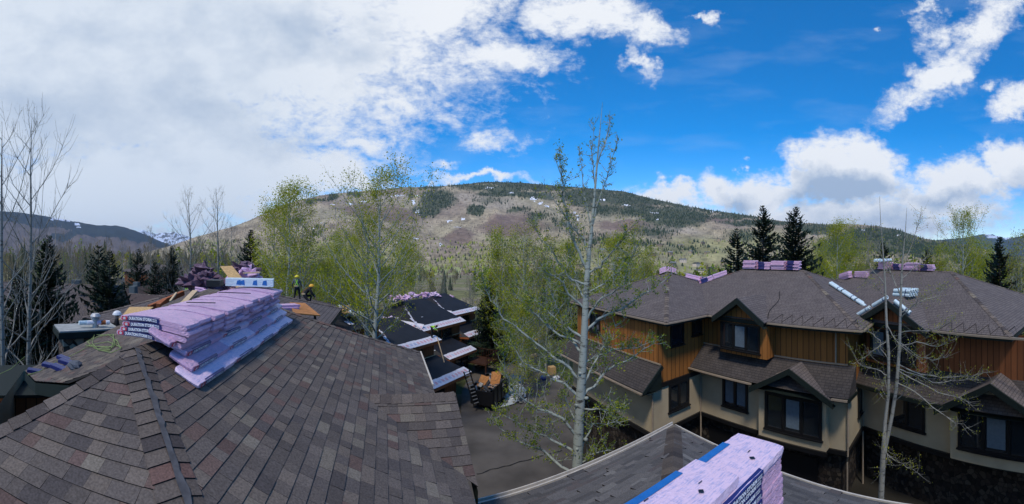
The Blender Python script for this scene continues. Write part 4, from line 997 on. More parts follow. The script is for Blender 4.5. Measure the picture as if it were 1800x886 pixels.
# --- the tall aspen in front (branches follow the photograph)
asp = thing('aspen_tree', 'tall pale aspen with pruned trunk stubs, just leafing, rising in front of the rust townhouse', 'tree', P(1013, 1140, 12))
asp.location.z = zg(asp.location.x, asp.location.y)
RA = 12.0; trunk = MB(); lv = []; ra = random.Random(5)
tpx = [(1009, 1150, .20), (1013, 880, .185), (1018, 740, .165), (1021, 690, .155), (1024, 640, .135), (1027, 590, .118), (1030, 520, .10), (1033, 470, .088), (1036, 440, .062), (1042, 380, .045), (1047, 320, .034), (1051, 270, .024), (1055, 225, .014), (1059, 180, .005)]
trunk.tube([P(x, y, RA) for x, y, _ in tpx], [q for _, _, q in tpx], 12)
for (x, y, dx) in ((1026, 700, .8), (1018, 712, -1), (1013, 788, .2), (1012, 808, .7), (1024, 656, -.7), (1026, 772, .6)):   # pruned stubs
    b = P(x, y, RA); d = (-dirv(x)*.8+Vector((dx, 0, 0))*.8+Z*.3).normalized(); trunk.tube([b, b+d*.2], [.055, .048], 8, 0, cap=True)
branches = [
 [(1024, 593), (998, 575), (976, 561), (951, 537), (925, 512), (905, 500)], [(1020, 698), (990, 674), (955, 656), (919, 638), (899, 603), (893, 580), (870, 560)],
 [(1028, 609), (986, 589), (955, 567), (927, 536), (905, 515)], [(1016, 770), (986, 733), (947, 719), (919, 702), (895, 674), (887, 642), (884, 610)],
 [(1011, 795), (970, 773), (935, 757), (895, 737), (878, 725)], [(1010, 838), (974, 808), (950, 790), (911, 777), (879, 753), (864, 725)],
 [(1016, 666), (990, 638), (962, 618), (931, 595), (887, 560), (864, 528), (852, 504), (846, 470)],
 [(1030, 582), (1053, 559), (1093, 543), (1132, 516), (1156, 502), (1185, 478)], [(1026, 694), (1049, 672), (1073, 646), (1109, 630), (1140, 609), (1152, 600)],
 [(1024, 785), (1038, 757), (1042, 745), (1077, 745), (1095, 738)], [(1028, 674), (1045, 638), (1061, 611), (1077, 595), (1082, 570)],
 [(1034, 480), (1055, 468), (1072, 447), (1083, 434), (1093, 421), (1103, 405)], [(1036, 452), (1025, 418), (1005, 398), (990, 375), (975, 352), (962, 340)],
 [(1030, 470), (1013, 432), (999, 400), (994, 360), (990, 330), (987, 300), (985, 272)], [(1040, 405), (1030, 360), (1027, 335), (1022, 300), (1018, 262)],
 [(1042, 395), (1052, 350), (1066, 315), (1075, 280), (1088, 245)], [(1032, 500), (1005, 492), (985, 466), (970, 440), (955, 425), (940, 400)],
 [(1047, 330), (1042, 290), (1040, 255), (1043, 215)], [(1050, 290), (1062, 255), (1070, 228), (1073, 205)], [(1029, 545), (1000, 515), (985, 490), (960, 478), (935, 462)],
 [(1031, 515), (1060, 500), (1085, 480), (1110, 455), (1120, 430)], [(1022, 640), (1045, 628), (1075, 615), (1120, 612), (1145, 600)], [(1018, 750), (1000, 720), (992, 690), (1002, 660)],
 [(1020, 720), (1050, 718), (1075, 728), (1095, 722)], [(1014, 820), (1040, 800), (1070, 790), (1100, 800)], [(1030, 530), (1014, 500), (1006, 470), (1000, 440)],
 [(1025, 620), (1005, 600), (990, 570), (975, 530), (965, 500), (962, 470)], [(1033, 560), (1050, 530), (1075, 515), (1098, 500), (1105, 470)]]
for bi, br in enumerate(branches):
    dep = ra.uniform(-1, 1)*1.5; pts = []
    for i, (x, y) in enumerate(br): pts.append(P(x, y, RA+dep*(i/(len(br)-1))**1.2+(.0 if i == 0 else ra.uniform(-.08, .08))))
    q = [];
    for i in range(len(pts)-1):
        for k in range(3): q.append(pts[i].lerp(pts[i+1], k/3)+Vector((ra.gauss(0, .02), ra.gauss(0, .02), ra.gauss(0, .02)))*(0 if i+k == 0 else 1))
    q.append(pts[-1]); L = sum((q[i+1]-q[i]).length for i in range(len(q)-1)); top = br[0][1] < 420
    rr = min(.052, .016+.010*L)*(.6 if top else 1)
    trunk.tube(q, [max(.005, rr*(1-i/(len(q)-1))**.8) for i in range(len(q))], 5)
    ns = int(11+L*8)
    for _ in range(ns):
        g = ra.uniform(.12, 1); b, bd = path_at(q, g); sd_ = Vector((ra.gauss(0, 1), ra.gauss(0, 1), ra.gauss(.25, .8))).normalized(); l2 = ra.uniform(.25, .85)*(1.2-g*.5)*(.55 if top else 1)
        pts2 = [b]; dd = (bd*.6+sd_).normalized()
        for s in range(3): dd = (dd+Vector((ra.gauss(0, .25), ra.gauss(0, .25), ra.uniform(0, .35)))).normalized(); pts2.append(pts2[-1]+dd*l2/3)
        trunk.tube(pts2, [.011, .009, .006, .003], 3)
        for s in range(3):
            b3, _ = path_at(pts2, ra.uniform(.2, 1)); t3_ = b3+(dd+Vector((ra.gauss(0, .8), ra.gauss(0, .8), ra.gauss(.2, .5)))).normalized()*l2*.4; trunk.tube([b3, t3_], [.006, .003], 3)
            nlv = (1 if top else 3) if br[0][1] < 460 else (5 if br[0][1] < 560 else 7)
            for _ in range(nlv): c, _d = path_at([b3, t3_], ra.uniform(.2, 1)); lv.append(c+Vector((ra.gauss(0, .045), ra.gauss(0, .045), ra.gauss(0, .045))))
trunk.build('trunk', MT['bark'], asp, smooth=True)
V, Q, c = leaf_quads([v-asp.location for v in lv], .036, np.random.default_rng(1), GG[:2]+YG[:2]+[(.15, .2, .03)]); np_mesh('crown', V, Q, MT['leaf'], asp, c)

# --- twin stemmed aspen by the right townhouse
tw = thing('aspen_tree', 'twin-stemmed bare aspen with long drooping twigs before the dark right townhouse', 'tree', on_ground(1553, 12.5)); R2 = 13.0
trunk = MB(); lv = []
st = [[(1547, 1080, .17), (1549, 870, .16), (1552, 810, .15), (1556, 740, .10), (1562, 690, .088), (1562, 620, .082), (1558, 560, .07), (1556, 500, .055), (1552, 440, .035), (1548, 390, .018), (1546, 345, .006)],
      [(1554, 800, .10), (1568, 730, .105), (1576, 680, .10), (1581, 610, .09), (1583, 540, .075), (1585, 480, .055), (1588, 440, .038), (1592, 400, .018), (1594, 365, .006)]]
st = [[(x, y, r*.66) for x, y, r in q] for q in st]
for s in st: trunk.tube([P(x, y, R2) for x, y, _ in s], [q for _, _, q in s], 9)
br2 = [[(1562, 635), (1545, 600), (1528, 580), (1520, 575)], [(1583, 585), (1605, 582), (1640, 580), (1665, 568), (1680, 560)], [(1583, 560), (1600, 540), (1625, 520), (1655, 508)], [(1578, 640), (1610, 655), (1640, 663), (1690, 662), (1745, 654)],
       [(1578, 648), (1600, 655), (1640, 672), (1690, 667), (1720, 668)], [(1578, 650), (1600, 665), (1650, 690), (1690, 700), (1707, 712)], [(1575, 672), (1610, 690), (1640, 716), (1680, 742), (1700, 752)], [(1560, 690), (1555, 660), (1545, 690), (1552, 697)],
       [(1574, 705), (1590, 690), (1595, 670), (1575, 658)], [(1556, 740), (1552, 770), (1560, 800), (1555, 825)], [(1560, 800), (1585, 815), (1614, 832)], [(1562, 660), (1540, 650), (1510, 640), (1495, 610)], [(1583, 520), (1570, 490), (1560, 470), (1545, 440), (1540, 400)],
       [(1585, 490), (1610, 470), (1625, 455), (1640, 440)], [(1556, 520), (1535, 500), (1520, 490)], [(1583, 550), (1620, 530), (1650, 520), (1660, 508)], [(1558, 570), (1575, 600), (1600, 620), (1620, 640)], [(1586, 470), (1600, 440), (1612, 400), (1620, 370)], [(1555, 480), (1575, 450), (1580, 420)],
       [(1581, 610), (1610, 600), (1650, 610), (1675, 598)], [(1578, 600), (1610, 625), (1640, 632), (1665, 628)], [(1560, 600), (1530, 620), (1500, 640)], [(1556, 500), (1530, 470), (1525, 440), (1530, 410)]]
for br in br2:
    dep = ra.uniform(-1, .5)*1.2; pts = [P(x, y, R2+dep*(i/(len(br)-1))) for i, (x, y) in enumerate(br)]; q = []
    for i in range(len(pts)-1):
        for k in range(3): q.append(pts[i].lerp(pts[i+1], k/3)+Vector((ra.gauss(0, .02), ra.gauss(0, .02), ra.gauss(0, .02)))*(0 if i+k == 0 else 1))
    q.append(pts[-1]); L = sum((q[i+1]-q[i]).length for i in range(len(q)-1)); rr = min(.028, .008+.007*L)
    trunk.tube(q, [max(.004, rr*(1-i/(len(q)-1))**.8) for i in range(len(q))], 5)
    for _ in range(int(14+L*9)):
        g = ra.uniform(.2, 1); b, bd = path_at(q, g); dd = (bd*.7+Vector((ra.gauss(0, .8), ra.gauss(0, .8), ra.gauss(.15, .6)))).normalized(); l2 = ra.uniform(.2, .7); pts2 = [b]
        for s in range(3): dd = (dd+Vector((ra.gauss(0, .25), ra.gauss(0, .25), ra.uniform(0, .25)))).normalized(); pts2.append(pts2[-1]+dd*l2/3)
        trunk.tube(pts2, [.006, .0045, .003, .0015], 3)
        for _ in range(6): c, _d = path_at(pts2, ra.uniform(.3, 1)); lv.append(c+Vector((ra.gauss(0, .05), ra.gauss(0, .05), ra.gauss(0, .05))))
trunk.build('trunk', MT['barkgrey'], tw, smooth=True)
V, Q, c = leaf_quads([v-tw.location for v in lv], .022, np.random.default_rng(2), BR[:1]+YG); np_mesh('crown', V, Q, MT['leaf'], tw, c)

# --- big bare aspens at the left edge
L1_ = make_aspen('bare_aspen', 'bare grey aspen right at the left edge of the picture, nearest its dark spruce', 17, 31, BR, .02, 'barkgrey', n_limb=26, r0=.15, spread=.22, first=.2, leafn=1, sub=6, fine=6, wig=.01)
place(L1_, 14, 15.5, 212, 17, 1.0)
L2_ = make_aspen('bare_aspen', 'bare grey aspen second from the left edge with a wide fork of rising limbs', 17, 37, BR, .02, 'barkgrey', n_limb=30, r0=.15, spread=.2, first=.2, leafn=1, sub=6, fine=6, wig=.012)
place(L2_, 46, 17.5, 212, 17, 2.1)
# prototypes, then copies
def series(protos, spots, group, kind_label):
    used = set()
    for i, (x, yt, r, pi, rz, lab) in enumerate(spots):
        p, H0 = protos[pi]; o = p if pi not in used else copy_tree(p); used.add(pi)
        wide = .85 if 'slim' in lab else 1.0
        place(o, x, r, yt, H0, rz, wide=wide); o['label'] = lab; o['group'] = group
lf = [(make_aspen('aspen_tree', 'x', 14, 51, YG, .048, n_limb=34, r0=.20, spread=.26, first=.38, leafn=28, jit=.22, sub=5, fine=5), 14),
      (make_aspen('aspen_tree', 'x', 14, 57, YG, .055, n_limb=38, r0=.13, spread=.22, first=.08, leafn=40, jit=.27, sub=4, fine=5), 14),
      (make_aspen('aspen_tree', 'x', 12, 63, YG+GG[:1], .06, n_limb=26, r0=.10, spread=.27, first=.08, leafn=34, jit=.3, multi=2, sub=4, fine=4), 12),
      (make_aspen('aspen_tree', 'x', 12, 69, YG+BR, .05, n_limb=26, r0=.10, spread=.25, first=.1, leafn=16, jit=.22, multi=2, sub=5, fine=5), 12)]
series(lf, [
 (665, 322, 24, 0, .3, 'yellow-green aspen with forked white trunk just beyond the near roof edge'),
 (648, 395, 27, 0, 1.3, 'thin pale aspen close left of the forked white aspen'),
 (505, 330, 33, 1, 2.0, 'broad yellow-green aspen behind the standing roofer in the yellow helmet'),
 (478, 365, 38, 1, .7, 'yellow-green aspen rising behind the white carton on the pile'),
 (535, 375, 37, 3, 3.0, 'sparse brown-twigged aspen right of the roofers'),
 (600, 415, 58, 2, 1.1, 'low bushy yellow-green aspen between roofers and forked aspen'),
 (575, 440, 48, 2, 2.7, 'low green aspen clump just right of the kneeling roofer'),
 (628, 418, 62, 1, 4.0, 'slim green aspen behind the thin pale aspen'),
 (706, 415, 62, 2, 5.0, 'bushy green aspen right of the forked white trunk'),
 (730, 430, 72, 3, .2, 'brownish aspen by the left end of the meadow'),
 (885, 415, 46, 2, .9, 'bright green young aspen right of the ladder at the far unit'),
 (925, 400, 40, 3, 2.2, 'green aspen behind the outer left limbs of the tall aspen'),
 (960, 420, 42, 3, 3.3, 'yellow-brown aspen seen through the left limbs of the tall aspen'),
 (912, 520, 34, 2, 4.4, 'low leafy aspen beside the debris tarp drive'),
 (1000, 430, 44, 1, 5.5, 'green aspen directly behind the tall aspen trunk'),
 (1075, 420, 40, 1, .4, 'olive aspen behind the left end of the townhouse roof'),
 (1110, 400, 44, 3, 1.9, 'thin white-stemmed aspen rising behind the bent pink bundle'),
 (1135, 445, 50, 2, 2.9, 'yellow-green aspen low behind the left townhouse ridge'),
 (1468, 395, 40, 1, .1, 'tall yellow-green aspen between the two townhouse roofs'),
 (1492, 425, 46, 2, 1.7, 'bushy green aspen left of the twin-stemmed aspen top'),
 (1440, 430, 52, 2, 2.4, 'low green aspen just right of the big black spruce'),
 (1520, 432, 44, 3, 3.9, 'thin brown aspen crown behind the twin-stemmed aspen'),
 (1690, 385, 38, 0, 4.2, 'wispy topped green aspen above the right hip of the far roof'),
 (1712, 425, 42, 2, 5.1, 'dense green aspen right of the far roof ridge bundles'),
 (1735, 440, 46, 2, .8, 'green aspen left of the right edge spruce'),
 (1655, 440, 50, 2, 1.5, 'green aspen behind the last pink ridge bundles'),
 (1790, 415, 30, 3, 2.6, 'bare twiggy aspen at the right edge of the picture')], 'leafing aspens around the houses', '')
ba = [(make_aspen('bare_aspen', 'x', 16, 81, BR, .03, 'barkgrey', n_limb=30, r0=.14, spread=.18, first=.25, leafn=2, sub=5, fine=6), 16),
      (make_aspen('bare_aspen', 'x', 14, 87, BR, .045, 'barkgrey', n_limb=22, r0=.10, spread=.2, first=.2, leafn=6, sub=5, fine=4, multi=3), 14)]
series(ba, [
 (333, 332, 42, 0, .2, 'bare pale aspen standing tallest behind the roofer in the green vest'), (381, 330, 50, 0, 1.2, 'bare aspen right of the tallest one, behind the leaning board'),
 (300, 405, 62, 1, 2.2, 'bare brown aspen clump left of the green vested roofer'), (140, 425, 60, 1, 3.1, 'bare brown aspen clump behind the left house ridge'), (215, 420, 75, 1, .9, 'bare aspen clump behind the pair of spruces'),
 (265, 400, 90, 1, 4.1, 'bare aspen clump behind the parked cars'), (410, 395, 60, 1, 5.0, 'bare aspen clump behind the torn purple heap'), (115, 410, 66, 1, 5.6, 'bare aspen clump right of the big left spruce'),
 (780, 470, 62, 1, .5, 'brown bare thicket tree behind the farthest roof bundles'), (830, 462, 66, 1, 1.6, 'brown bare thicket tree right of the meadow'), (760, 480, 75, 1, 2.5, 'brown bare shrub tree below the meadow')], 'bare aspens behind the roofs', '')
sp = [(make_spruce('spruce_tree', 'x', 12, 3, width=.32), 12), (make_spruce('spruce_tree', 'x', 14, 9, width=.29, dens=1.5), 14), (make_spruce('spruce_tree', 'x', 18, 14, width=.33, dens=1.9), 18)]
series(sp, [
 (85, 412, 22, 2, .3, 'big dark spruce behind the bare aspens at the left'), (174, 430, 31, 0, 1.3, 'dark spruce, left one of the pair before the brown roofed house'), (193, 440, 28, 1, 2.3, 'dark spruce, right one of the pair before the brown roofed house'),
 (243, 437, 60, 0, .4, 'dark spruce by the parked cars'), (273, 455, 52, 0, 4.1, 'low dark spruce just right of the parked cars'), (302, 432, 62, 1, 5.1, 'sparse dark spruce left of the green vested roofer'),
 (441, 403, 44, 1, .9, 'dark spruce behind the leaning strand board'), (1295, 400, 55, 0, 1.9, 'smallest of the three black spruces above the townhouse ridge'), (1341, 360, 46, 1, 2.9, 'slender middle one of the three black spruces above the ridge'),
 (1399, 362, 38, 2, 3.9, 'biggest and widest of the three black spruces above the ridge'), (1757, 415, 30, 1, 4.9, 'dark spruce before the far right roof hip'), (1630, 437, 52, 0, 5.9, 'small dark spruce above the ridge bundles of the far roof'),
 (862, 488, 46, 1, .2, 'dark spruce right of the black felt roof ridge'), (1553, 425, 56, 0, 2.6, 'dark spruce hidden behind the twin-stemmed aspen top'), (30, 470, 20, 2, 3.6, 'dark low-limbed spruce under the leftmost bare aspen'),
 (560, 480, 70, 0, .6, 'small dark spruce among the green aspens behind the roofers'), (610, 470, 80, 1, 1.6, 'small dark spruce seen between green aspens'), (848, 520, 52, 0, 4.6, 'low dark spruce behind the farthest white eave strip'),
 (890, 470, 90, 1, 3.3, 'dark spruce across the drive among leafing aspens'), (1705, 440, 52, 0, 5.3, 'mid green spruce behind the right townhouse roof'), (990, 480, 60, 0, 1.2, 'dark spruce seen left of the tall aspen trunk')], 'spruces among the houses', '')
# --- woods that read as one mass
def woods(name, label, n, fx, fr, fh, mix, seed, cat):
    rn = random.Random(seed); nr = np.random.default_rng(seed); cen = []; size = []; mb = MB(); col = []
    cn = []
    for _ in range(n):
        x = rn.uniform(*fx); r = math.exp(rn.uniform(math.log(fr[0]), math.log(fr[1])))
        if 195 < x < 300 and r < 140: continue
        if 1150 < x < 1330 and r > 130 and rn.random() < .6: continue
        if 690 < x < 860 and r < 480 and rn.random() < (.9 if r > 150 else .7): continue
        p = on_ground(x, r); h = rn.uniform(*fh); k = rn.choices(('bare', 'green', 'con'), mix)[0]
        if k == 'con': cn.append((p, h*1.05, h*.17, rn.choice([(.022, .034, .018), (.03, .045, .022)]))); continue
        g = rn.uniform(.7, 1.25); base = rn.choice([(.24, .19, .11), (.28, .225, .13), (.20, .17, .10)]) if k == 'bare' else rn.choice(YG+GG)
        mb.tube([p, p+Z*h*.85], [.1+r*.0006, .03], 3, 0, (.26, .24, .20))
        m = 60 if k == 'bare' else 80; w = h*(.16 if k == 'bare' else .24)
        for _ in range(m):
            f = rn.random()**.8; a = rn.random()*6.28; q = w*math.sin(math.pi*(.15+.8*f))*math.sqrt(rn.random())
            cen.append((p.x+q*math.cos(a), p.y+q*math.sin(a), p.z+h*(.12+.88*f))); size.append((.16+r*.0022)*(.75 if k == 'bare' else 1)); col.append((base[0]*g, base[1]*g, base[2]*g, k == 'bare'))
    n = len(cen); cen = np.array(cen); size = np.array(size)[:, None]; col = np.array(col)
    a = nr.normal(size=(n, 3)); a[:, 2] += np.where(col[:, 3] > 0, 3.2, 0); a /= np.linalg.norm(a, axis=1)[:, None]; b = nr.normal(size=(n, 3)); b -= (a*b).sum(1)[:, None]*a; b /= np.linalg.norm(b, axis=1)[:, None]
    la = size*np.where(col[:, 3] > 0, 3.0, 1.0)[:, None]; lb = size*np.where(col[:, 3] > 0, .22, .7)[:, None]
    V = np.stack([cen-a*la, cen+b*lb, cen+a*la, cen-b*lb], 1).reshape(-1, 3); Q = np.arange(4*n).reshape(-1, 4)
    tv = np.array(mb.v); tf = np.array(mb.f); V = np.concatenate([V, tv]); Q = np.concatenate([Q, tf+4*n]); cc = np.concatenate([col[:, :3]*nr.uniform(.7, 1.3, (n, 1)), np.array(mb.c)])
    np_mesh(name, V, Q, MT['leaf'], None, cc, 'stuff')
    if cn: cones(name.replace('woodland', 'conifers'), cn, MT['needle'], n=7)
woods('bare_woodland', '', 520, (-40, 400), (85, 420), (10, 17), (8, 1, 1.6), 11, '')
woods('valley_woodland', '', 520, (380, 900), (95, 520), (5, 9), (5, 3, 2), 12, '')
woods('slope_woodland', '', 520, (880, 1850), (75, 520), (6, 12), (2.5, 6, 1.5), 13, '')
woods('near_thicket', '', 90, (380, 640), (50, 80), (7, 11), (3, 5, .6), 14, '')
woods('ridge_thicket', '', 110, (1060, 1800), (45, 75), (6, 9.5), (3, 5, 1), 15, '')
woods('left_thicket', '', 50, (-40, 330), (45, 80), (6, 11), (6, 1, 1), 16, '')

# ------------------------------------------------------------------ black-felted townhouse in the middle
um = Vector((math.sin(math.radians(28)), math.cos(math.radians(28)), 0)); nm = Vector((-um.y, um.x, 0)); WM = FR((0, 0, 0), nm, um)
m_ice = mat('ice_shield', (.56, .56, .60), .45, .12, 4, .2, 8, attr=True, spec=.3)
def ice_strip(parent, a, b, up, w, seed=0, name='ice_shield_strip', lap=.02):
    """white membrane with red printing along an eave a-b; up = unit vector up the slope"""
    rn = random.Random(seed); a = Vector(a); b = Vector(b); d = b-a; L = d.length; d.normalize(); n = d.cross(up).normalized(); n = n if n.z > 0 else -n; mb = MB(); o = n*lap
    k = 0
    while k < L:
        k2 = min(L, k+rn.uniform(.7, 1.2)); w1 = w*rn.uniform(.96, 1.04)
        mb.poly([a+d*k+o, a+d*k2+o, a+d*k2+up*w1+o, a+d*k+up*w1+o], 0, (.58, .57, .62)); k = k2
    k = .25
    while k < L-.3:
        c = a+d*k+up*w*.5+o+n*.004; col = (.55, .10, .14) if rn.random() < .8 else (.2, .28, .5); hgt = w*.2
        for j in range(3):
            x = c+d*(.09*j-.1)+up*rn.uniform(-.04, .04); mb.poly([x-up*hgt-d*.03, x-up*hgt+d*.015, x+up*hgt*rn.uniform(.4, 1)+d*.04, x+up*hgt-d*.0], 0, col)
        for j in range(3):
            x = a+d*(k+.3)+up*w*rn.uniform(.15, .85)+o+n*.004; mb.poly([x, x+d*.05, x+d*.05+up*.03, x+up*.03], 0, (.45, .3, .4))
        k += rn.uniform(.42, .5)
    return mb.build(name, m_ice, parent)
mid = thing('townhouse', 'stepped townhouse stripped to black felt with white eave strips printed in red', 'house', WM(27, 32, -14))
units = [(19.3, 22.3, 21.6, 27.6, .40, 10.5, 28.3), (23.3, 26.1, 29.2, 37.0, .46, 11.0, 35.2), (27.4, 29.5, 38.6, 45.6, .42, 11.0, 46.6)]
for i, (nl, nu_, u0, u1, s1, wd, ul1) in enumerate(units):
    mb = MB(); ze_u, ze_l = -8.5, -11.2
    hw = wd/2; zr = ze_u+s1*min(hw, (u1-u0)*.75); ur0, ur1 = u0+2.2, u1-1.5
    A_, B_, C_, D_ = WM(nu_, u0, ze_u), WM(nu_+wd, u0, ze_u), WM(nu_+wd, u1, ze_u), WM(nu_, u1, ze_u); R0, R1 = WM(nu_+hw, ur0, zr), WM(nu_+hw, ur1, zr)
    for f in ([A_, R0, R1, D_], [B_, C_, R1, R0], [A_, B_, R0], [C_, D_, R1]): mb.poly(f)
    rf_ = mb.build('roof', MT['felt'], mid, uv=True)
    fm = MB(); cor = [A_, B_, C_, D_]
    for j in range(4): p, q = cor[j], cor[(j+1) % 4]; fm.poly([p-Z*.02, q-Z*.02, q-Z*.28, p-Z*.28])
    fm.poly([c-Z*.27 for c in cor]); fm.build('fascia', MT['rustwood'], rf_)
    upv = (R0-WM(nu_, ur0, ze_u)).normalized(); ice_strip(rf_, A_, D_, upv, .95, 10+i)
    upe = (R1-WM(nu_+hw, u1, ze_u)).normalized(); upw = (R0-WM(nu_+hw, u0, ze_u)).normalized()
    if i: ice_strip(rf_, WM(nu_+.4, u0, ze_u+.02), WM(nu_+wd*.45, u0, ze_u+.02), upw, .8, 20+i)
    # ragged valley strip up the left side
    mb = MB(); rn = random.Random(i); q0 = WM(nu_+.8, u0+.3, ze_u+s1*.5); q1 = WM(nu_+hw*.9, u0+2.1, zr-.45)
    for k in range(14):
        p = q0.lerp(q1, k/14)+Z*.05; mb.obox(p+Vector((rn.uniform(-.12, .12), rn.uniform(-.12, .12), .01)), um*rn.uniform(.2, .42), upv*.19, Z*.012, 0, (.58, .57, .62) if rn.random() < .8 else (.5, .38, .5))
    mb.build('valley_strip', m_ice, rf_)
    # lower skirt roof
    mb = MB(); L0, L1, T0, T1 = WM(nl, u0+.9, ze_l), WM(nl, ul1, ze_l), WM(nu_+.6, u0+.9, ze_l+1.25), WM(nu_+.6, ul1-1, ze_l+1.25)
    mb.poly([L0, L1, T1, T0]); mb.poly([L1, WM(nu_+.6, ul1+1, ze_l), T1]); mb.poly([L0, T0, WM(nu_+.6, u0-.1, ze_l)]); lr = mb.build('skirt_roof', MT['felt'], mid, uv=True)
    fm = MB()
    for p, q in ((L0, L1), (L1, WM(nu_+.6, ul1+1, ze_l)), (L0, WM(nu_+.6, u0-.1, ze_l))): fm.poly([p-Z*.02, q-Z*.02, q-Z*.26, p-Z*.26])
    fm.poly([L0-Z*.25, L1-Z*.25, WM(nu_+.6, ul1+1, ze_l-.25), WM(nu_+.6, u0-.1, ze_l-.25)]); fm.build('fascia', MT['rustwood'], lr)
    ul = (T0-L0).normalized(); ice_strip(lr, L0, L1, ul, .95, 30+i)
    mb = MB()
    def wm(n0, v0, n1, v1, z0, z1): mb.poly([WM(n0, v0, z0), WM(n1, v1, z0), WM(n1, v1, z1), WM(n0, v0, z1)])
    wm(nu_+.6, u0+.4, nu_+.6, u1-.5, -10.2, -8.7); wm(nu_+.6, u0+.4, nu_+wd, u0+.4, -15, -8.7); wm(nu_+.6, u1-.5, nu_+wd, u1-.5, -15, -8.7); wm(nl+1, u0+.6, nl+1, ul1-1.1, -15.2, -11.4); wm(nl+1, u0+.6, nu_+.6, u0+.6, -15.2, -10.9); wm(nl+1, ul1-1.1, nu_+.6, ul1-1.1, -15.2, -10.9)
    mb.build('wall', MT['siding_red'], mid, uv=True)
    window(mid, WM(nu_+.6, u1-2.2, -9.9), -um, -nm, 1.7, .95, 1); window(mid, WM(nu_+.6, u1-4.2, -9.9), -um, -nm, 1.7, .95, 1); window(mid, WM(nl+1, u1-2.2, -13.4), -um, -nm, 2.4, 1.6, 2)
    mb = MB(); mb.bar(WM(nu_+.5, u0+.8, -9.95), WM(nu_+.5, u1-.4, -9.95), .05, .07); mb.build('flashing', MT['lumber'], mid)
# stray strips and paper scraps left on the felt
rn = random.Random(4)
for (x, y, r) in ((760, 612, 38), (764, 617, 38), (779, 647, 34.5), (735, 560, 42), (742, 558, 42), (748, 565, 42), (692, 545, 45), (755, 541, 49)):
    mb = MB(); p = P(x, y, r)+Z*.06; mb.obox(p, um*rn.uniform(.1, .35), nm*.07, Z*.01, 0, (.6, .6, .62)); mb.build('paper_scrap', m_ice, mid)
# left wing of the same building
mb = MB(); A_, B_, C_, D_ = WM(23.5, 13.5, -6.3), WM(34, 13.5, -6.3), WM(34, 21.5, -6.3), WM(23.5, 21.5, -6.3); R0, R1 = WM(28.7, 16.5, -4.7), WM(28.7, 19, -4.7)
for f in ([A_, R0, R1, D_], [B_, C_, R1, R0], [A_, B_, R0], [C_, D_, R1]): mb.poly(f)
wg = mb.build('wing_roof', MT['felt'], mid, uv=True); ice_strip(wg, WM(24.2, 18, -6.0), WM(28, 18, -5.3), um, .5, 44)
mb = MB(); 
for p, q in ((WM(24, 14), WM(24, 21)), (WM(24, 14), WM(33.5, 14)), (WM(24, 21), WM(33.5, 21))): wall(mb, p, q, -15, -6.3)
mb.build('wall', MT['siding_red'], mid, uv=True)
mb = MB()  # balcony with railing beside the middle unit
b0 = WM(22.6, 35.2, -12.4)
mb.obox(b0, nm*1.4, um*1.3, Z*.08); 
for k in range(9): mb.obox(b0-nm*1.35+um*(-1.25+k*.31)+Z*.5, nm*.025, um*.025, Z*.5)
for k in range(9): mb.obox(b0+um*1.25+nm*(-1.35+k*.31)+Z*.5, nm*.025, um*.025, Z*.5)
mb.bar(b0-nm*1.35-um*1.3+Z*1.02, b0-nm*1.35+um*1.3+Z*1.02, .07, .06); mb.bar(b0-nm*1.35+um*1.25+Z*1.025, b0+nm*1.35+um*1.25+Z*1.025, .07, .06)
for a, b in ((-1.3, -1.2), (-1.3, 1.2)): mb.obox(b0+nm*a+um*b-Z*1.0, nm*.08, um*.08, Z*1.0)
mb.build('balcony', MT['siding_red'], mid)

# ------------------------------------------------------------------ rear roofs beyond our ridge
rear = thing('shingled_house', 'rear brown hip roof with the torn purple wrap heap on its ridge', 'house', nu(-6, 13, -12.5))
hip_roof(W, -10.5, -1.9, 9.75, 16.5, -2.55, .35, 'roof', rear)
mb = MB()
for p, q in ((nu(-10, 10), nu(-2.4, 10)), (nu(-2.4, 10), nu(-2.4, 16)), (nu(-10, 10), nu(-10, 16)), (nu(-10, 16), nu(-2.4, 16))): wall(mb, p, q, -13.5, -2.7)
mb.build('wall', MT['stucco'], rear)
rear2 = thing('shingled_house', 'lower brown hip roof where the two roofers in yellow helmets work', 'house', nu(-6, 23, -12.5))
hip_roof(W, -9.0, -3.6, 18.5, 29, -4.3, .40, 'roof', rear2)
mb = MB()
for p, q in ((nu(-8.6, 19), nu(-4, 19)), (nu(-4, 19), nu(-4, 28.5)), (nu(-8.6, 19), nu(-8.6, 28.5))): wall(mb, p, q, -13.5, -4.4)
mb.build('wall', MT['cladding'], rear2)

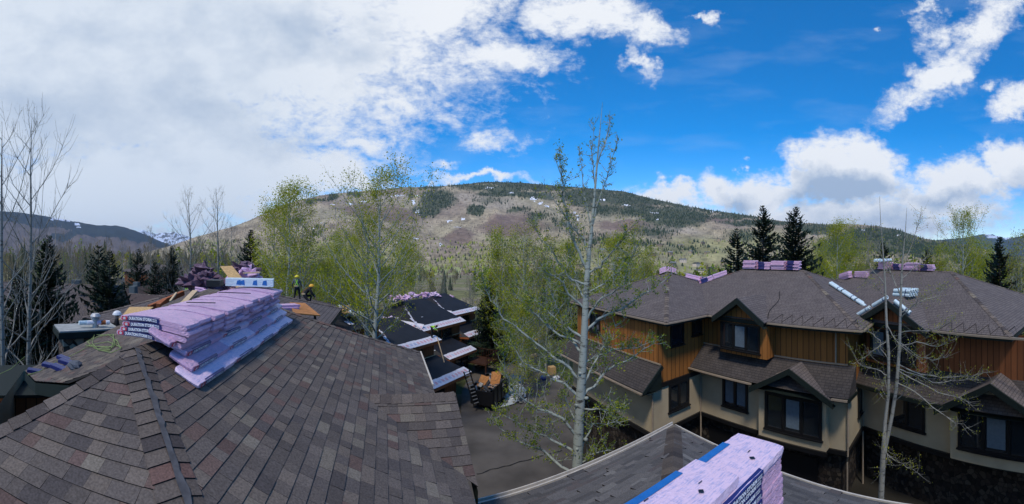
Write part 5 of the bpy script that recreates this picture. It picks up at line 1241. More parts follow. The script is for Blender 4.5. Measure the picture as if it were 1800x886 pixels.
# ------------------------------------------------------------------ houses at the left
def small_house(name, label, fr, hn, hu, z0, ze, slope, wmat, rmat, chim=True, wins=3, group=None):
    t = thing(name, label, 'house', fr(0, 0, z0), group)
    hip_roof(fr, -hn-.5, hn+.5, -hu-.5, hu+.5, ze, slope, 'roof', t, rmat, ends=(0, 0))
    mb = MB(); h = (min(hn, hu)+.5)*slope
    for p, q in ((fr(-hn, -hu), fr(hn, -hu)), (fr(hn, -hu), fr(hn, hu)), (fr(hn, hu), fr(-hn, hu)), (fr(-hn, hu), fr(-hn, -hu))): wall(mb, p, q, z0-2, ze)
    if hu >= hn:
        for u_ in (-hu, hu): mb.poly([fr(-hn, u_, ze), fr(hn, u_, ze), fr(0, u_, ze+h*.93)])
    else:
        for n_ in (-hn, hn): mb.poly([fr(n_, -hu, ze), fr(n_, hu, ze), fr(n_, 0, ze+h*.93)])
    mb.build('wall', wmat, t, uv=True)
    for k in range(wins):
        uu = -hu+2*hu*(k+.7)/(wins+.4); window(t, fr(-hn, uu, ze-1.9), -fr.u, -fr.n, 1.2, 1.2, 2, (0,) if k == 1 else ())
    if chim: mb = MB(); mb.obox(fr(hn*.3, hu*.4, ze+h*.6+.6), fr.n*.4, fr.u*.4, Z*1.0); mb.build('chimney', MT['cladding'], t)
    return t
def frame_at(x, r, az):
    d = dirv(x)*r; a = math.radians(az); u = Vector((math.sin(a), math.cos(a), 0)); n = Vector((u.y, -u.x, 0))
    if n.dot(d) < 0: n = -n
    return FR(d, n, u)
m_rb = mat_shingle('brown_shingles', (.085, .06, .055), (.11, .08, .07), (.065, .048, .045))
h1_ = small_house('gabled_house', 'grey clad house with low brown gable roof behind the chimney box', frame_at(186, 46, 62), 4.6, 8.0, -12.6, -7.1, .42, MT['cladding'], m_rb)
mb = MB(); mb.obox(P(141, 507, 42), Vector((.9, .15, 0)), Vector((0, .45, 0)), Z*.06); mb.build('skylight', MT['rollwrap'], h1_)
small_house('gabled_house', 'brown roofed house wing with steep gable right of the grey clad house', frame_at(238, 52, -25), 4.2, 5.5, -12.6, -7.6, .55, MT['cladding'], m_rb, wins=2)
small_house('gabled_house', 'shaded house hidden behind the big left spruce', frame_at(75, 34, 40), 5, 7, -12.5, -6.2, .6, MT['cladding'], MT['shingle'], wins=3)
small_house('gabled_house', 'grey gabled house far beyond the parked cars', frame_at(352, 150, 20), 5, 9, -15, -8.5, .7, MT['cladding'], MT['shingle'], wins=3)
small_house('gabled_house', 'dark long house behind the road at the left', frame_at(262, 140, 70), 5, 8, -13, -7.5, .5, MT['siding_red'], MT['shingle'], wins=3)
# red shed wall and deck at the lower left edge
sh = thing('deck_box', 'dark red timber box below the left roof edge', 'shed', P(8, 700, 11)); d = dirv(8); s = Vector((d.y, -d.x, 0)); mb = MB()
c0 = P(10, 670, 11); mb.obox(c0-Z*.6+s*.2, s*1.6, d*1.2, Z*.6); sh.location = c0; mb.build('wall', MT['siding_red'], sh, uv=True); mb = MB(); mb.obox(c0+s*.2+Z*.04, s*1.7, d*1.3, Z*.04); mb.build('lid', MT['fascia'], sh)

# far houses in the valley
rn = random.Random(21)
WALLS = [(.40, .30, .20), (.30, .22, .15), (.52, .50, .46), (.2, .14, .11), (.6, .5, .4)]
wm_ = [mat('far_wall', c, .9) for c in WALLS]; rm_ = [mat('far_roof', c, .9) for c in ((.06, .055, .05), (.10, .08, .07), (.15, .14, .14), (.25, .25, .26))]
FH = [(1178, 452), (1196, 430), (1214, 447), (1243, 449), (1264, 428), (1286, 434), (1224, 466), (1182, 474), (1250, 476), (1302, 450), (1206, 489), (1272, 466), (1160, 438), (1146, 462), (1236, 431), (1316, 436), (1440, 408), (1450, 413), (1432, 414), (1060, 452), (1090, 470), (1020, 476), (1120, 488), (1262, 487), (1290, 482), (700, 486), (1200, 462), (1230, 484)]
def row_(y): return 'upper' if y < 441 else ('middle' if y < 468 else 'lower')
rank = {}
for rw in ('upper', 'middle', 'lower'):
    for k, q in enumerate(sorted([q for q in FH if row_(q[1]) == rw])): rank[q] = (k, rw)
ORD0 = ['leftmost']+['second', 'third', 'fourth', 'fifth', 'sixth', 'seventh', 'eighth', 'ninth', 'tenth', 'eleventh', 'twelfth', 'thirteenth', 'fourteenth']
for i, (x, y) in enumerate(FH):
    p = hill_point(x, y); r = math.hypot(p.x, p.y); fr = frame_at(x, r, rn.uniform(40, 110)); t = thing('valley_house', 'small far house on the valley slope, %s from the left in the %s row' % (ORD0[rank[(x, y)][0]], rank[(x, y)][1]), 'house', p, 'far houses on the valley slope')
    fr.o.z = 0; w, l, h = rn.uniform(4.5, 6.5), rn.uniform(8, 13), rn.uniform(5, 7.5); mb = MB(); z0 = p.z-3; zt = p.z+h+2
    for a, b in ((fr(-w, -l), fr(w, -l)), (fr(w, -l), fr(w, l)), (fr(w, l), fr(-w, l)), (fr(-w, l), fr(-w, -l))): wall(mb, a, b, z0, zt)
    wm2 = rn.choice(wm_); mb.build('wall', wm2, t); mb = MB(); w += .8; l += .8; e = zt-.1; hh = w*rn.uniform(.3, .5)
    mb.poly([fr(-w, -l, e), fr(0, -l, e+hh), fr(0, l, e+hh), fr(-w, l, e)]); mb.poly([fr(w, -l, e), fr(w, l, e), fr(0, l, e+hh), fr(0, -l, e+hh)]); mb.poly([fr(-w, -l, e), fr(w, -l, e), fr(0, -l, e+hh)]); mb.poly([fr(-w, l, e), fr(0, l, e+hh), fr(w, l, e)]); mb.build('roof', rn.choice(rm_), t)
    for k in range(3): mb = MB(); mb.obox(fr(-w+.72, -l*.6+k*l*.6, p.z+h*.5+1), fr.n*.1, fr.u*.9, Z*.8); mb.build('window', MT['glass'], t)

# ------------------------------------------------------------------ shingle bundles
TXT = {}
def text_mesh(s, size, bold=.0):
    c = bpy.data.curves.new('lettering', 'FONT'); c.body = s; c.size = size; c.align_x = 'LEFT'; c.align_y = 'CENTER'; c.offset = bold; c.resolution_u = 2
    o = bpy.data.objects.new('lettering', c); C.objects.link(o); dg = bpy.context.evaluated_depsgraph_get(); dg.update(); me = bpy.data.meshes.new_from_object(o.evaluated_get(dg)); v = [tuple(x.co) for x in me.vertices]; f = [tuple(p.vertices) for p in me.polygons]
    bpy.data.objects.remove(o); return v, f
LET = text_mesh('DURATION STORM', .062, .0035); LET2 = text_mesh('SHINGLES', .026, .0008)
def drape_fn(kind):
    if kind == 0: return lambda x: 0
    if kind == 1: return lambda x: -.20*max(0, x-.02)**1.35-.10*max(0, -x-.05)**1.3
    return lambda x: -.55*abs(x)**1.7
def make_bundle(seed, label=True, kind=0, mtl='pink', lx=1.0, wy=.34, h=.085, band=False, marks=False, amp=1.0, letters=True):
    f = drape_fn(kind); mb = MB(); nx, ny, nzz = 18, 6, 2; idx = {}
    def vert(i, j, k):
        if (i, j, k) in idx: return idx[(i, j, k)]
        x, y, z = -lx/2+lx*i/nx, -wy/2+wy*j/ny, h*k/nzz
        ex = min(i, nx-i); ey = min(j, ny-j); rd = .004
        if k in (0, nzz) and (ex == 0 or ey == 0): z += rd*(1 if k == 0 else -1)
        if ex == 0: x += -.010*amp*(1 if i else -1)*(1 if k != 1 else -.6)
        if ex == 0 and ey == 0: y *= .965; x *= .985
        q = Vector((x*7, y*9, z*14+seed*3.1))
        side = 1 if (ex == 0 or ey == 0) else .45
        x += noise.noise(q)*.010*amp*side; y += noise.noise(q*2.3+Vector((9, 0, 0)))*.009*amp*side*(.5 if j == 0 else 1); z += noise.noise(q+Vector((0, 9, 0)))*.006*amp*(.7 if k else .2)
        z += f(x); mb.v.append((x, y, z)); idx[(i, j, k)] = len(mb.v)-1; return idx[(i, j, k)]
    def q(a, b, c, d): mb.f.append((a, b, c, d)); mb.m.append(0); mb.c.append((.5, .5, .5))
    for i in range(nx):
        for j in range(ny): q(vert(i, j, nzz), vert(i+1, j, nzz), vert(i+1, j+1, nzz), vert(i, j+1, nzz)); q(vert(i, j, 0), vert(i, j+1, 0), vert(i+1, j+1, 0), vert(i+1, j, 0))
        for k in range(nzz): q(vert(i, 0, k), vert(i+1, 0, k), vert(i+1, 0, k+1), vert(i, 0, k+1)); q(vert(i+1, ny, k), vert(i, ny, k), vert(i, ny, k+1), vert(i+1, ny, k+1))
    for j in range(ny):
        for k in range(nzz): q(vert(0, j+1, k), vert(0, j, k), vert(0, j, k+1), vert(0, j+1, k+1)); q(vert(nx, j, k), vert(nx, j+1, k), vert(nx, j+1, k+1), vert(nx, j, k+1))
    o = mb.build('shingle_bundle', MT[mtl], None, smooth=False)
    yf = -wy/2-.009
    if label:
        lb = MB(); n = 12; x0, x1 = -.36*lx, .12*lx
        for i in range(n):
            a, b = x0+(x1-x0)*i/n, x0+(x1-x0)*(i+1)/n; lb.poly([(a, yf, .010+f(a)), (b, yf, .010+f(b)), (b, yf, h-.008+f(b)), (a, yf, h-.008+f(a))])
            lb.poly([(a, yf, h-.008+f(a)), (b, yf, h-.008+f(b)), (b, yf+.03, h+.004+f(b)), (a, yf+.03, h+.004+f(a))])
        lo = lb.build('printed_label', MT['navy'], o)
        rb = MB(); a, b = -.46*lx, -.37*lx; rb.poly([(a, yf, .014+f(a)), (b, yf, .014+f(b)), (b, yf, h-.012+f(b)), (a, yf, h-.012+f(a))]); ro = rb.build('red_emblem', MT['red'], o)
        e = MB(); c = (a+b)/2; e.poly([(c-.03, yf-.002, .045+f(c)), (c, yf-.002, .066+f(c)), (c+.03, yf-.002, .045+f(c))]); e.poly([(c-.02, yf-.002, .025+f(c)), (c+.02, yf-.002, .025+f(c)), (c+.02, yf-.002, .04+f(c)), (c-.02, yf-.002, .04+f(c))]); e.build('house_mark', MT['white'], ro)
        if letters:
            t = MB(); W_ = max(v[0] for v in LET[0]); sx = (x1-x0)*.74/W_
            for (vv, ff), ox, oz, sc_ in ((LET, x0+.02, h*.5, sx), (LET2, x0+(x1-x0)*.80, h*.66, sx*.9), (LET2, x0+(x1-x0)*.80, h*.34, sx*.9)):
                b0 = len(t.v)
                for v in vv: X = ox+v[0]*sc_; t.v.append((X, yf-.003, oz+v[1]*1.05+f(X)))
                for g in ff: t.f.append(tuple(b0+k for k in g)); t.m.append(0); t.c.append((1, 1, 1))
            t.build('lettering', MT['white'], lo)
    if band:
        lb = MB(); y = wy/2; lb.poly([(-.42*lx, y-.045, h+.006), (.28*lx, y-.045, h+.006), (.28*lx, y+.012, h-.004), (-.42*lx, y+.012, h-.004)]); lb.poly([(-.42*lx, y+.012, h-.004), (.28*lx, y+.012, h-.004), (.28*lx, y+.014, .01), (-.42*lx, y+.014, .01)]); lb.build('edge_band', MT['blue'], o)
    if marks:
        for (cx, cy) in ((-.16*lx, .06), (.2*lx, -.07)):
            mk = MB(); z = h+.012; s = .022; mk.poly([(cx-s, cy, z), (cx, cy-s, z), (cx+s, cy, z), (cx, cy+s, z)]); mk.build('printed_mark', MT['frame'], o); mk = MB(); mk.poly([(cx+.05, cy+.05, z), (cx+.09, cy+.05, z), (cx+.09, cy+.057, z), (cx+.05, cy+.057, z)]); mk.build('printed_mark', MT['frame'], o)
    return o
bank = {}
def bundle(seed, loc, rot, label_txt, group, scale=(1, 1, 1), **kw):
    key = (seed,)+tuple(sorted(kw.items()))
    if key in bank: o = copy_tree(bank[key])
    else: o = bank[key] = make_bundle(seed, **kw)
    o.location = loc; o.rotation_euler = rot; o.scale = scale
    return tag(o, label_txt, 'shingle bundle', group)
ORD = ['first', 'second', 'third', 'fourth', 'fifth', 'sixth', 'seventh', 'eighth', 'ninth', 'tenth', 'eleventh', 'twelfth', 'thirteenth', 'fourteenth', 'fifteenth', 'sixteenth']
thN = math.radians(20); gp_ = 'pink bundles piled across the near ridge'
LAY = ['bottom', 'second lowest', 'second highest', 'top']
rb_ = random.Random(8)
for i in range(11):
    for k in range(4):
        lab = (i == 0)
        o = bundle((i*3+k) % 4 if not lab else k, nu(-2.66+rb_.uniform(-.045, .045)+.015*k, 3.72+i*.352, -1.065+k*.068+.006*i+(.01 if i % 3 == 0 else 0)), (0, rb_.uniform(-.015, .015), thN+rb_.uniform(-.02, .02)),
                   'pink-wrapped bundle in %s layer of the long ridge pile, %s from its near end' % (LAY[k], ORD[i]), gp_, (1, .985, .76), label=lab, kind=1)
upR = (-N+Z*s_).normalized(); RM = Matrix((U, upR, nR)).transposed()   # columns: x along ridge, y up slope, z normal
for j in range(4):
    for i in range(4):
        no = [-1.91, -2.07, -2.23, -2.36][j]; nc = no-.16; p = nu(nc, 3.93+i*1.0+.08*((j*7+i*3) % 3), 0)
        base = -1.15-s_*(nc+2.72); p.z = base; p = p+nR*(.015+.072*j)
        bundle((i+j*2) % 4+4, p, (RM @ Matrix.Rotation(rb_.uniform(-.03, .03), 3, 'Z')).to_euler(), 'pink bundle laid down the right slope, %s tier up, %s from the near end' % (ORD[j], ORD[i]), 'pink bundles in tiers on the right slope', (1, 1, .8), label=True, mtl='pink2' if (j == 0 or i % 2) else 'pink')
for k, (x, y, r) in enumerate(((496, 545, 10.6), (498, 540, 10.7))):
    bundle(2, P(x, y, r), (0, .05, 1.2), ['lower', 'upper'][k]+' of two flat pink bundles beside the orange plywood sheet', 'pink bundles by the plywood', label=False)
# near stack at bottom right
yB = Vector((-.37, .93, 0)).normalized(); xB = Vector((yB.y, -yB.x, 0)); angB = math.atan2(xB.y, xB.x); Bc = Vector((2.58, 2.81, 0))
for k in range(16):
    c = Bc-xB*.63+yB*.29; c.z = -2.07-k*.066
    bundle(20+(k % 4), c+Vector((rb_.uniform(-.012, .012), rb_.uniform(-.012, .012), 0)), (0, 0, angB+rb_.uniform(-.012, .012)), 'bundle of the near pink stack at bottom right, %s from the top' % ORD[k], 'bundles of the near stack', (1.25, 1.68, .76), label=True, mtl='pink2' if k == 0 else 'pink', band=(k == 0), marks=(k == 0), amp=.8)
c = Bc-xB*1.40+yB*.27; c.z = -2.0
bundle(26, c, (0, .0, angB+.03), 'pale pink bundle lying on top of the near stack with blue edge band', 'bundles of the near stack', (1.25, 1.4, .9), label=False, mtl='pink2', band=True, marks=True)
# ridge piles on the right townhouses
def ridge_pile(p0, p1, layers, where, group, dz=.1, per=1.02, skip=()):
    p0 = Vector(p0); p1 = Vector(p1); d = (p1-p0); L = d.length; d.normalize(); n = max(1, int(L/per)); hd = Vector((d.x, d.y, 0)).normalized(); rt = Vector((-hd.y, hd.x, 0))
    if rt.dot(p0) < 0: hd = -hd; rt = -rt     # local y points away from us
    ang = math.atan2(hd.y, hd.x); pit = -math.atan2((d.z if d.dot(hd) > 0 else -d.z), 1)
    for i in range(n):
        for k in range(layers if (i not in skip) else layers-1):
            a = Matrix.Rotation(ang, 3, 'Z') @ Matrix.Rotation(pit, 3, 'Y')
            lt = 'pink bundle on %s, %s up, column %s' % (where, ORD[k], ORD[n-1-i if p0.dot(hd) > p1.dot(hd) else i])
            bundle(30+(i*3+k) % 3, p0+d*(per*(i+.5)+rb_.uniform(-.05, .05))+rt*rb_.uniform(-.05, .05)+Z*(k*dz+.02), a.to_euler(), lt, group, (1, 1, 1.05), label=(i % 2 == 1), letters=False, amp=1.2)
zr2 = ze+5.2*sl_
ridge_pile(W(21.05, 14.1, zr2), W(21.05, 9.6, zr2), 6, 'the rust townhouse ridge', 'pink bundles on the rust townhouse ridge', dz=.095, per=1.08, skip=(1,))
ridge_pile(W(20.3, 15.0, zr2-.45), W(18.7, 16.5, zr2-1.2), 4, 'the left hip of the main roof', 'pink bundles on the left hip', dz=.09)
ridge_pile(W(18.4, 17.1, zr2-.75), W(20.2, 15.4, zr2-1.35), 5, 'the left wing hip beside the valley', 'pink bundles on the left wing hip', dz=.09)
for k in range(4): bundle(40, W(17.5, 17.9, ze+4.8*sl_+.02+k*.085), (0, 0, math.radians(-20)), 'arched pink bundle bent over the left roof peak, layer %s up' % ORD[k], 'bundles bent over the left peak', (1.15, 1.3, 1), label=False, kind=2)
zr3 = ze+5.2*sl_
ua, ub, uc_ = on_ridge3(1545), on_ridge3(1585), on_ridge3(1664)
ridge_pile(W3(4.3, ua, zr3), W3(4.3, uc_, zr3), 5, 'the far townhouse ridge', 'pink bundles on the far townhouse ridge', dz=.095, per=1.05, skip=(1, 3))
p3 = W3(3.2, on_ridge3(1537)+.2, zr3-.5)
for k in range(4): bundle(33, p3+Z*(k*.1), (0, 0, math.atan2((-W3.u).y, (-W3.u).x)), 'front pink bundle at left end of the far ridge, layer %s up' % ORD[k], 'front bundles at the far ridge', label=False, letters=False)
ridge_pile(P(1478, 494, 25), P(1502, 486, 24), 5, 'the left hip of the far roof', 'pink bundles on the far left hip', dz=.09)

# rolls of underlayment
def make_roll(L=1.0, r=.10):
    mb = MB(); mb.tube([Vector((-L/2, 0, r)), Vector((-L/2+.01, 0, r)), Vector((L/2-.01, 0, r)), Vector((L/2, 0, r))], [r*.9, r, r, r*.9], 14, cap=True); o = mb.build('underlayment_roll', MT['rollwrap'], None, smooth=False)
    e = MB(); e.tube([Vector((L/2+.002, 0, r)), Vector((L/2+.006, 0, r))], r*.45, 10, cap=True); e.build('core', MT['frame'], o)
    s = MB(); s.tube([Vector((.22, 0, r)), Vector((.27, 0, r))], r*1.015, 14); s.build('printed_band', MT['navy'], o); return o
roll0 = make_roll(); firstroll = [True]
def roll(p, d, label, group):
    o = roll0 if firstroll[0] else copy_tree(roll0); firstroll[0] = False
    d = Vector(d).normalized(); o.location = p; o.rotation_euler = d.to_track_quat('X', 'Z').to_euler(); return tag(o, label, 'roll', group)
for rI, off in enumerate((0, .26)):
    a = W(20.7+off, 7.75, 0); a.z = ze+(7.75-4.35)*sl_+.03; b = W(19.5+off, 4.9, 0); b.z = ze+(4.9-4.35)*sl_+.03
    for i in range(3):
        roll(a.lerp(b, (i+.5)/3), b-a, '%s roll down in the %s white row on the right slope of the rust townhouse' % (ORD[i], ['left', 'right'][rI]), 'white rolls on the right slope')
gA, gP, gB = W3(-1.15, -.25, ze+.1), W3(-1.15, -2.35, ze+1.28), W3(-1.15, -4.4, ze+.1)
for i in range(2): roll(gA.lerp(gP, (i+.55)/2), gP-gA, '%s white roll up the left rake of the far gable' % ORD[i], 'white rolls on the far gable')
roll(gP.lerp(gB, .35), gB-gP, 'white roll on the right rake of the far gable', 'white rolls on the far gable')
for i in range(8):
    roll(W3(.2+.24*(i % 4), -2.2-.05*(i//4), ze+1.22+.2*(i//4)), -W3.u+Z*.02, 'white roll in the stack behind the far gable peak, %s row, %s back' % (['lower', 'upper'][i//4], ORD[i % 4]), 'rolls stacked behind the far gable')
for i in range(6): roll(W3(4.0+.22*(i % 2), ua-.25-.0*i, zr3+.52+.0*i)+W3.u*(-.22*(i//2)), W3.n+Z*.01, 'white roll on top of the left end of the far ridge pile, %s across' % ORD[i], 'rolls on the far ridge pile')

# heaps on the felted townhouse
def heap(label, p, w, n, seed, mats=('pink', 'pink2', 'purple'), group=None, h=.5):
    t = thing('wrapper_heap', label, 'wrapper heap', p, group); rn = random.Random(seed)
    for i in range(n):
        mb = MB(); c = p+Vector((rn.uniform(-w, w), rn.uniform(-.4, .4), rn.uniform(0.05, h))); r = rn.uniform(.18, .42)
        mb.ball(c, r*1.3, r, r*.75, n=14, k=9, seed=rn.random()*50, amp=1.3); mb.v = [tuple(Vector(q)+.09*noise.noise_vector(Vector(q)*7)) for q in mb.v]; mb.build('crumpled_wrap', MT[rn.choice(mats)], t)
    return t
for i, (x, y, r, w, lab) in enumerate(((702, 526, 44, 1.1, 'crumpled pink heap on the felt ridge, leftmost of the four along the top'), (733, 519, 50, 1.3, 'widest crumpled pink heap at the felt ridge centre'), (759, 520, 54, .8, 'small crumpled pink heap right of the widest one'),
                                        (786, 526, 56, 1.0, 'crumpled pink heap on the farthest felt roof'), (672, 563, 38, 1.0, 'crumpled pink heap on the felt slope behind the forked aspen trunk'))):
    heap(lab, P(x, y+3, r), w, 9, i, group='crumpled pink heaps on the felt roof', mats=('pink', 'pink2', 'pink'))
heap('dark purple torn wrapper heap on the rear ridge, left of the leaning board', P(364, 512, 13), .5, 9, 31, ('purple',), h=.75)
heap('dark purple torn wrapper heap on the rear ridge behind the leaning board', P(424, 508, 14.5), .7, 8, 33, ('purple', 'purple', 'pink'), h=.85)
for k in range(5): bundle(2+k % 2, P(395, 513, 13.4)+Z*(k*.1), (0, 0, math.radians(20+3*k)), 'pink bundle stacked between the dark heap and leaning board, layer %s up' % ORD[k], 'pink stack on the rear ridge', label=False)
for i in range(4):
    for k in range(2): bundle(5+k, P(362+i*13, 516+i*4-k*4, 12.2-i*.35), (.1, .2, math.radians(110)), 'pink bundle before the dark heap, %s along, layer %s up' % (ORD[i], ORD[k]), 'loose pink bundles before the dark heap', label=(k == 1), mtl='pink')

# boards and sheets
def board(name, label, cat, a, b, w, th, m, up=Z, group=None):
    mb = MB(); mb.bar(a, b, w, th, up=up); o = mb.build(name, m, None); return tag(o, label, cat, group)
def sheet(name, label, cat, pts, th, m, group=None):
    mb = MB(); pts = [Vector(p) for p in pts]; n = (pts[1]-pts[0]).cross(pts[2]-pts[0]).normalized(); n = n if n.z > 0 else -n
    k = len(pts); top = [p+n*th for p in pts]; mb.poly(top); mb.poly(pts[::-1])
    for i in range(k): mb.poly([pts[i], pts[(i+1) % k], top[(i+1) % k], top[i]])
    return tag(mb.build(name, m, None), label, cat, group)
sheet('strand_board', 'strand board sheet leaning on the rear ridge between the purple heaps', 'board', [P(387, 469, 13.3), P(408, 468, 13.3), P(437, 503, 12.0), P(416, 507, 12.0)], .02, MT['osb'])
sheet('strand_board', 'flat strand board sheet on the left slope near the white helmet', 'board', [P(209, 563, 10.3), P(228, 541, 11.6), P(270, 541, 11.2), P(243, 562, 9.8)], .03, MT['osb'])
sheet('plywood_sheet', 'orange plywood sheet behind the far end of the pink pile', 'board', [P(509, 533, 12.6), P(536, 534, 12.8), P(563, 556, 10.4), P(516, 552, 9.4)], .03, MT['ply'])
board('lumber', 'thick pale plank leaning up the left slope beside the pink pile', 'plank', P(312, 545, 8.0), P(343, 512, 9.6), .14, .06, MT['lumber'])
board('lumber', 'thin pale strip lying beside the thick pale plank', 'plank', P(320, 541, 8.6), P(362, 516, 9.9), .035, .03, MT['lumber'])
board('lumber', 'pale plank sticking out right of the leaning strand board', 'plank', P(428, 480, 13.2), P(458, 479, 13.0), .13, .05, MT['lumber'])
board('fascia_board', 'long rust fascia board along the far edge of the left slope', 'plank', P(262, 541, 11.6), P(322, 515, 13), .12, .16, MT['rustwood'])
board('fascia_board', 'short rust board crossing the long one on the left slope', 'plank', P(278, 537, 11.2), P(290, 527, 11.8), .14, .1, MT['rustwood'])
board('lumber', 'small pale offcut resting on the rust boards', 'plank', P(299, 530, 11.3), P(310, 515, 12), .06, .06, MT['lumber'])
board('support_post', 'short black post under the orange plywood sheet', 'post', P(553, 552, 10.9), P(555, 566, 10.9), .07, .07, MT['black'])
ct = thing('carton', 'long white carton with blue print on the far end of the pink pile', 'box', P(440, 520, 7.6)); a, b = nu(-3.2, 7.0, -.62), nu(-2.25, 7.25, -.635); mb = MB(); mb.bar(a, b, .34, .15); mb.build('box', MT['rollwrap'], ct); dd = (b-a).normalized(); oo = dd.cross(Z).normalized()
oo = oo if oo.dot(a) < 0 else -oo
for i, f in enumerate((.28, .36, .62, .82)): mb = MB(); c = a.lerp(b, f)+oo*.172; mb.poly([c-dd*.05-Z*.04, c+dd*.05-Z*.05, c+dd*.04+Z*.06, c-dd*.03+Z*.04]); mb.build('printed_mark', MT['blue'], ct)
mb = MB(); mb.bar(nu(-3.5, 6.75, -.64), nu(-3.22, 6.8, -.64), .3, .13); tag(mb.build('dark_case', MT['black'], None), 'small dark case beside the white carton', 'box')
board('strap', 'black strap lying across the top of the pink pile', 'strap', nu(-2.75, 4.6, -.735), nu(-2.35, 4.75, -.735), .02, .012, MT['black']); board('strap', 'second black strap on the pink pile nearer the carton', 'strap', nu(-2.85, 5.9, -.72), nu(-2.3, 6.05, -.73), .02, .012, MT['black'])
# dark labelled packs on the left slope
def gpt(x, y, h=0): p = G(x, y); return p+Z*h
for i, (x, y, a) in enumerate(((113, 634, .5), (118, 641, .6), (88, 646, .9), (104, 651, .5), (62, 656, 1.1))):
    o = bundle(50, gpt(x, y, .01), (0, .1, a), 'small dark blue pack on the left slope, %s from the ropes' % ORD[i], 'dark packs on the left slope', (.36, .5, .9), label=False, mtl='navy')
mb = MB(); mb.ball(gpt(133, 648, .06), .16, .12, .09, n=10, k=6, amp=.5); tag(mb.build('grey_bag', MT['greycloth'], None), 'small grey bag beside the dark packs', 'bag')
rn = random.Random(12)
def rope(label, pts, r=.008):
    mb = MB(); q = []
    for a, b in zip(pts, pts[1:]):
        for k in range(6): q.append(a.lerp(b, k/6))
    q.append(pts[-1]); mb.tube(q, r, 5); tag(mb.build('rope', MT['rope'], None), label, 'rope', 'green ropes on the left slope')
rope('green rope trailing from the roof ridge down to the dark packs', [gpt(x, y, .03) for x, y in ((214, 614), (190, 603), (160, 608), (140, 620), (120, 630), (95, 640), (70, 655), (48, 662))])
rope('tangled green rope coil near the chimney foot', [gpt(178+26*math.cos(t*.9)+5*math.sin(t*2.3), 604+13*math.sin(t*.9)+4*math.cos(t*1.7), .03+.02*math.sin(t)) for t in range(24)])
rope('green rope hanging over the left end of the near ridge', [gpt(x, y, .04) for x, y in ((166, 590), (162, 606), (172, 618), (196, 624), (212, 617), (205, 600))])
rope('pale rope running off the left roof edge', [P(44, 640, 9.6)+Z*.2, P(20, 648, 9.8), P(-10, 662, 10)])

# chimney chase
ch = thing('chimney', 'wide stone chimney box with flat pale lid and dark green edge', 'chimney', P(152, 590, 11.6)); cc = P(151, 575, 11.6); d = dirv(151); s = Vector((d.y, -d.x, 0)); s2 = (s*.97+d*.24).normalized(); d2 = Vector((-s2.y, s2.x, 0))
mb = MB(); mb.obox(cc+Z*0, s2*.93, d2*.55, Z*.02); mb.build('lid', MT['cap'], ch); mb = MB(); mb.obox(cc-Z*.12, s2*.97, d2*.58, Z*.095); mb.build('fascia', MT['fascia'], ch)
mb = MB(); mb.obox(cc-Z*1.5, s2*.8, d2*.45, Z*1.28); mb.build('stone_shaft', MT['stone'], ch, uv=True)
vt = P(168, 570, 11.5); mb = MB(); mb.tube([vt-Z*.1, vt+Z*.22], .10, 12); mb.tube([vt+Z*.22, vt+Z*.26, vt+Z*.34], [.16, .17, .11], 12, cap=True); mb.tube([vt+Z*.16, vt+Z*.2], .14, 12, cap=True); mb.build('vent_pipe', MT['galv'], ch)
for i, (x, lab, m, l) in enumerate(((153, 'light blue plastic roll lying on the chimney lid', 'rollwrap', .26), (160, 'small white bottle pack on the chimney lid right of the blue roll', 'white', .12), (176, 'clear pink jug on the chimney lid right of the vent', 'pink2', .1), (183, 'brown glove bundle on the chimney lid', 'rustwood', .1), (189, 'white tin on the right end of the chimney lid', 'white', .06))):
    p = P(x, 572, 11.45); mb = MB(); mb.tube([p-s2*l+Z*.09, p+s2*l+Z*.09], .07, 9, cap=True); tag(mb.build('site_supply', MT[m], None), lab, 'supplies')

# ------------------------------------------------------------------ people
def person(label, joints, bones, radii, mats, bone_mat, loc, rz, scale=1.0, kids=()):
    """one continuous skinned body; joints in local metres"""
    names = list(joints); me = bpy.data.meshes.new('person'); me.from_pydata([joints[n] for n in names], [(names.index(a), names.index(b)) for a, b in bones], [])
    o = bpy.data.objects.new('person', me); C.objects.link(o); o.modifiers.new('skin', 'SKIN'); o.modifiers.new('sub', 'SUBSURF').levels = 1
    sk = me.skin_vertices[0].data if me.skin_vertices else None
    if sk is None:
        bpy.context.view_layer.objects.active = o; bpy.context.view_layer.update(); sk = me.skin_vertices[0].data if me.skin_vertices else None
    if sk is not None:
        for i, n in enumerate(names): r = radii.get(n, .05); sk[i].radius = (r, r) if not isinstance(r, tuple) else r; sk[i].use_root = (n == 'pelvis')
    dg = bpy.context.evaluated_depsgraph_get(); dg.update(); nm_ = bpy.data.meshes.new_from_object(o.evaluated_get(dg)); bpy.data.objects.remove(o)
    for m in mats: nm_.materials.append(MT[m])
    J = {n: Vector(joints[n]) for n in names}
    for p in nm_.polygons:
        c = p.center; best = (9, 0)
        for a, b in bones:
            A_, B_ = J[a], J[b]; t = max(0, min(1, (c-A_).dot(B_-A_)/max(1e-6, (B_-A_).length_squared))); dd = (c-A_.lerp(B_, t)).length
            if dd < best[0]: best = (dd, bone_mat.get((a, b), 0))
        p.material_index = best[1]; p.use_smooth = True
    r = bpy.data.objects.new('person', nm_); C.objects.link(r); tag(r, label, 'person'); r.location = loc; r.rotation_euler = (0, 0, rz); r.scale = (scale,)*3
    return r
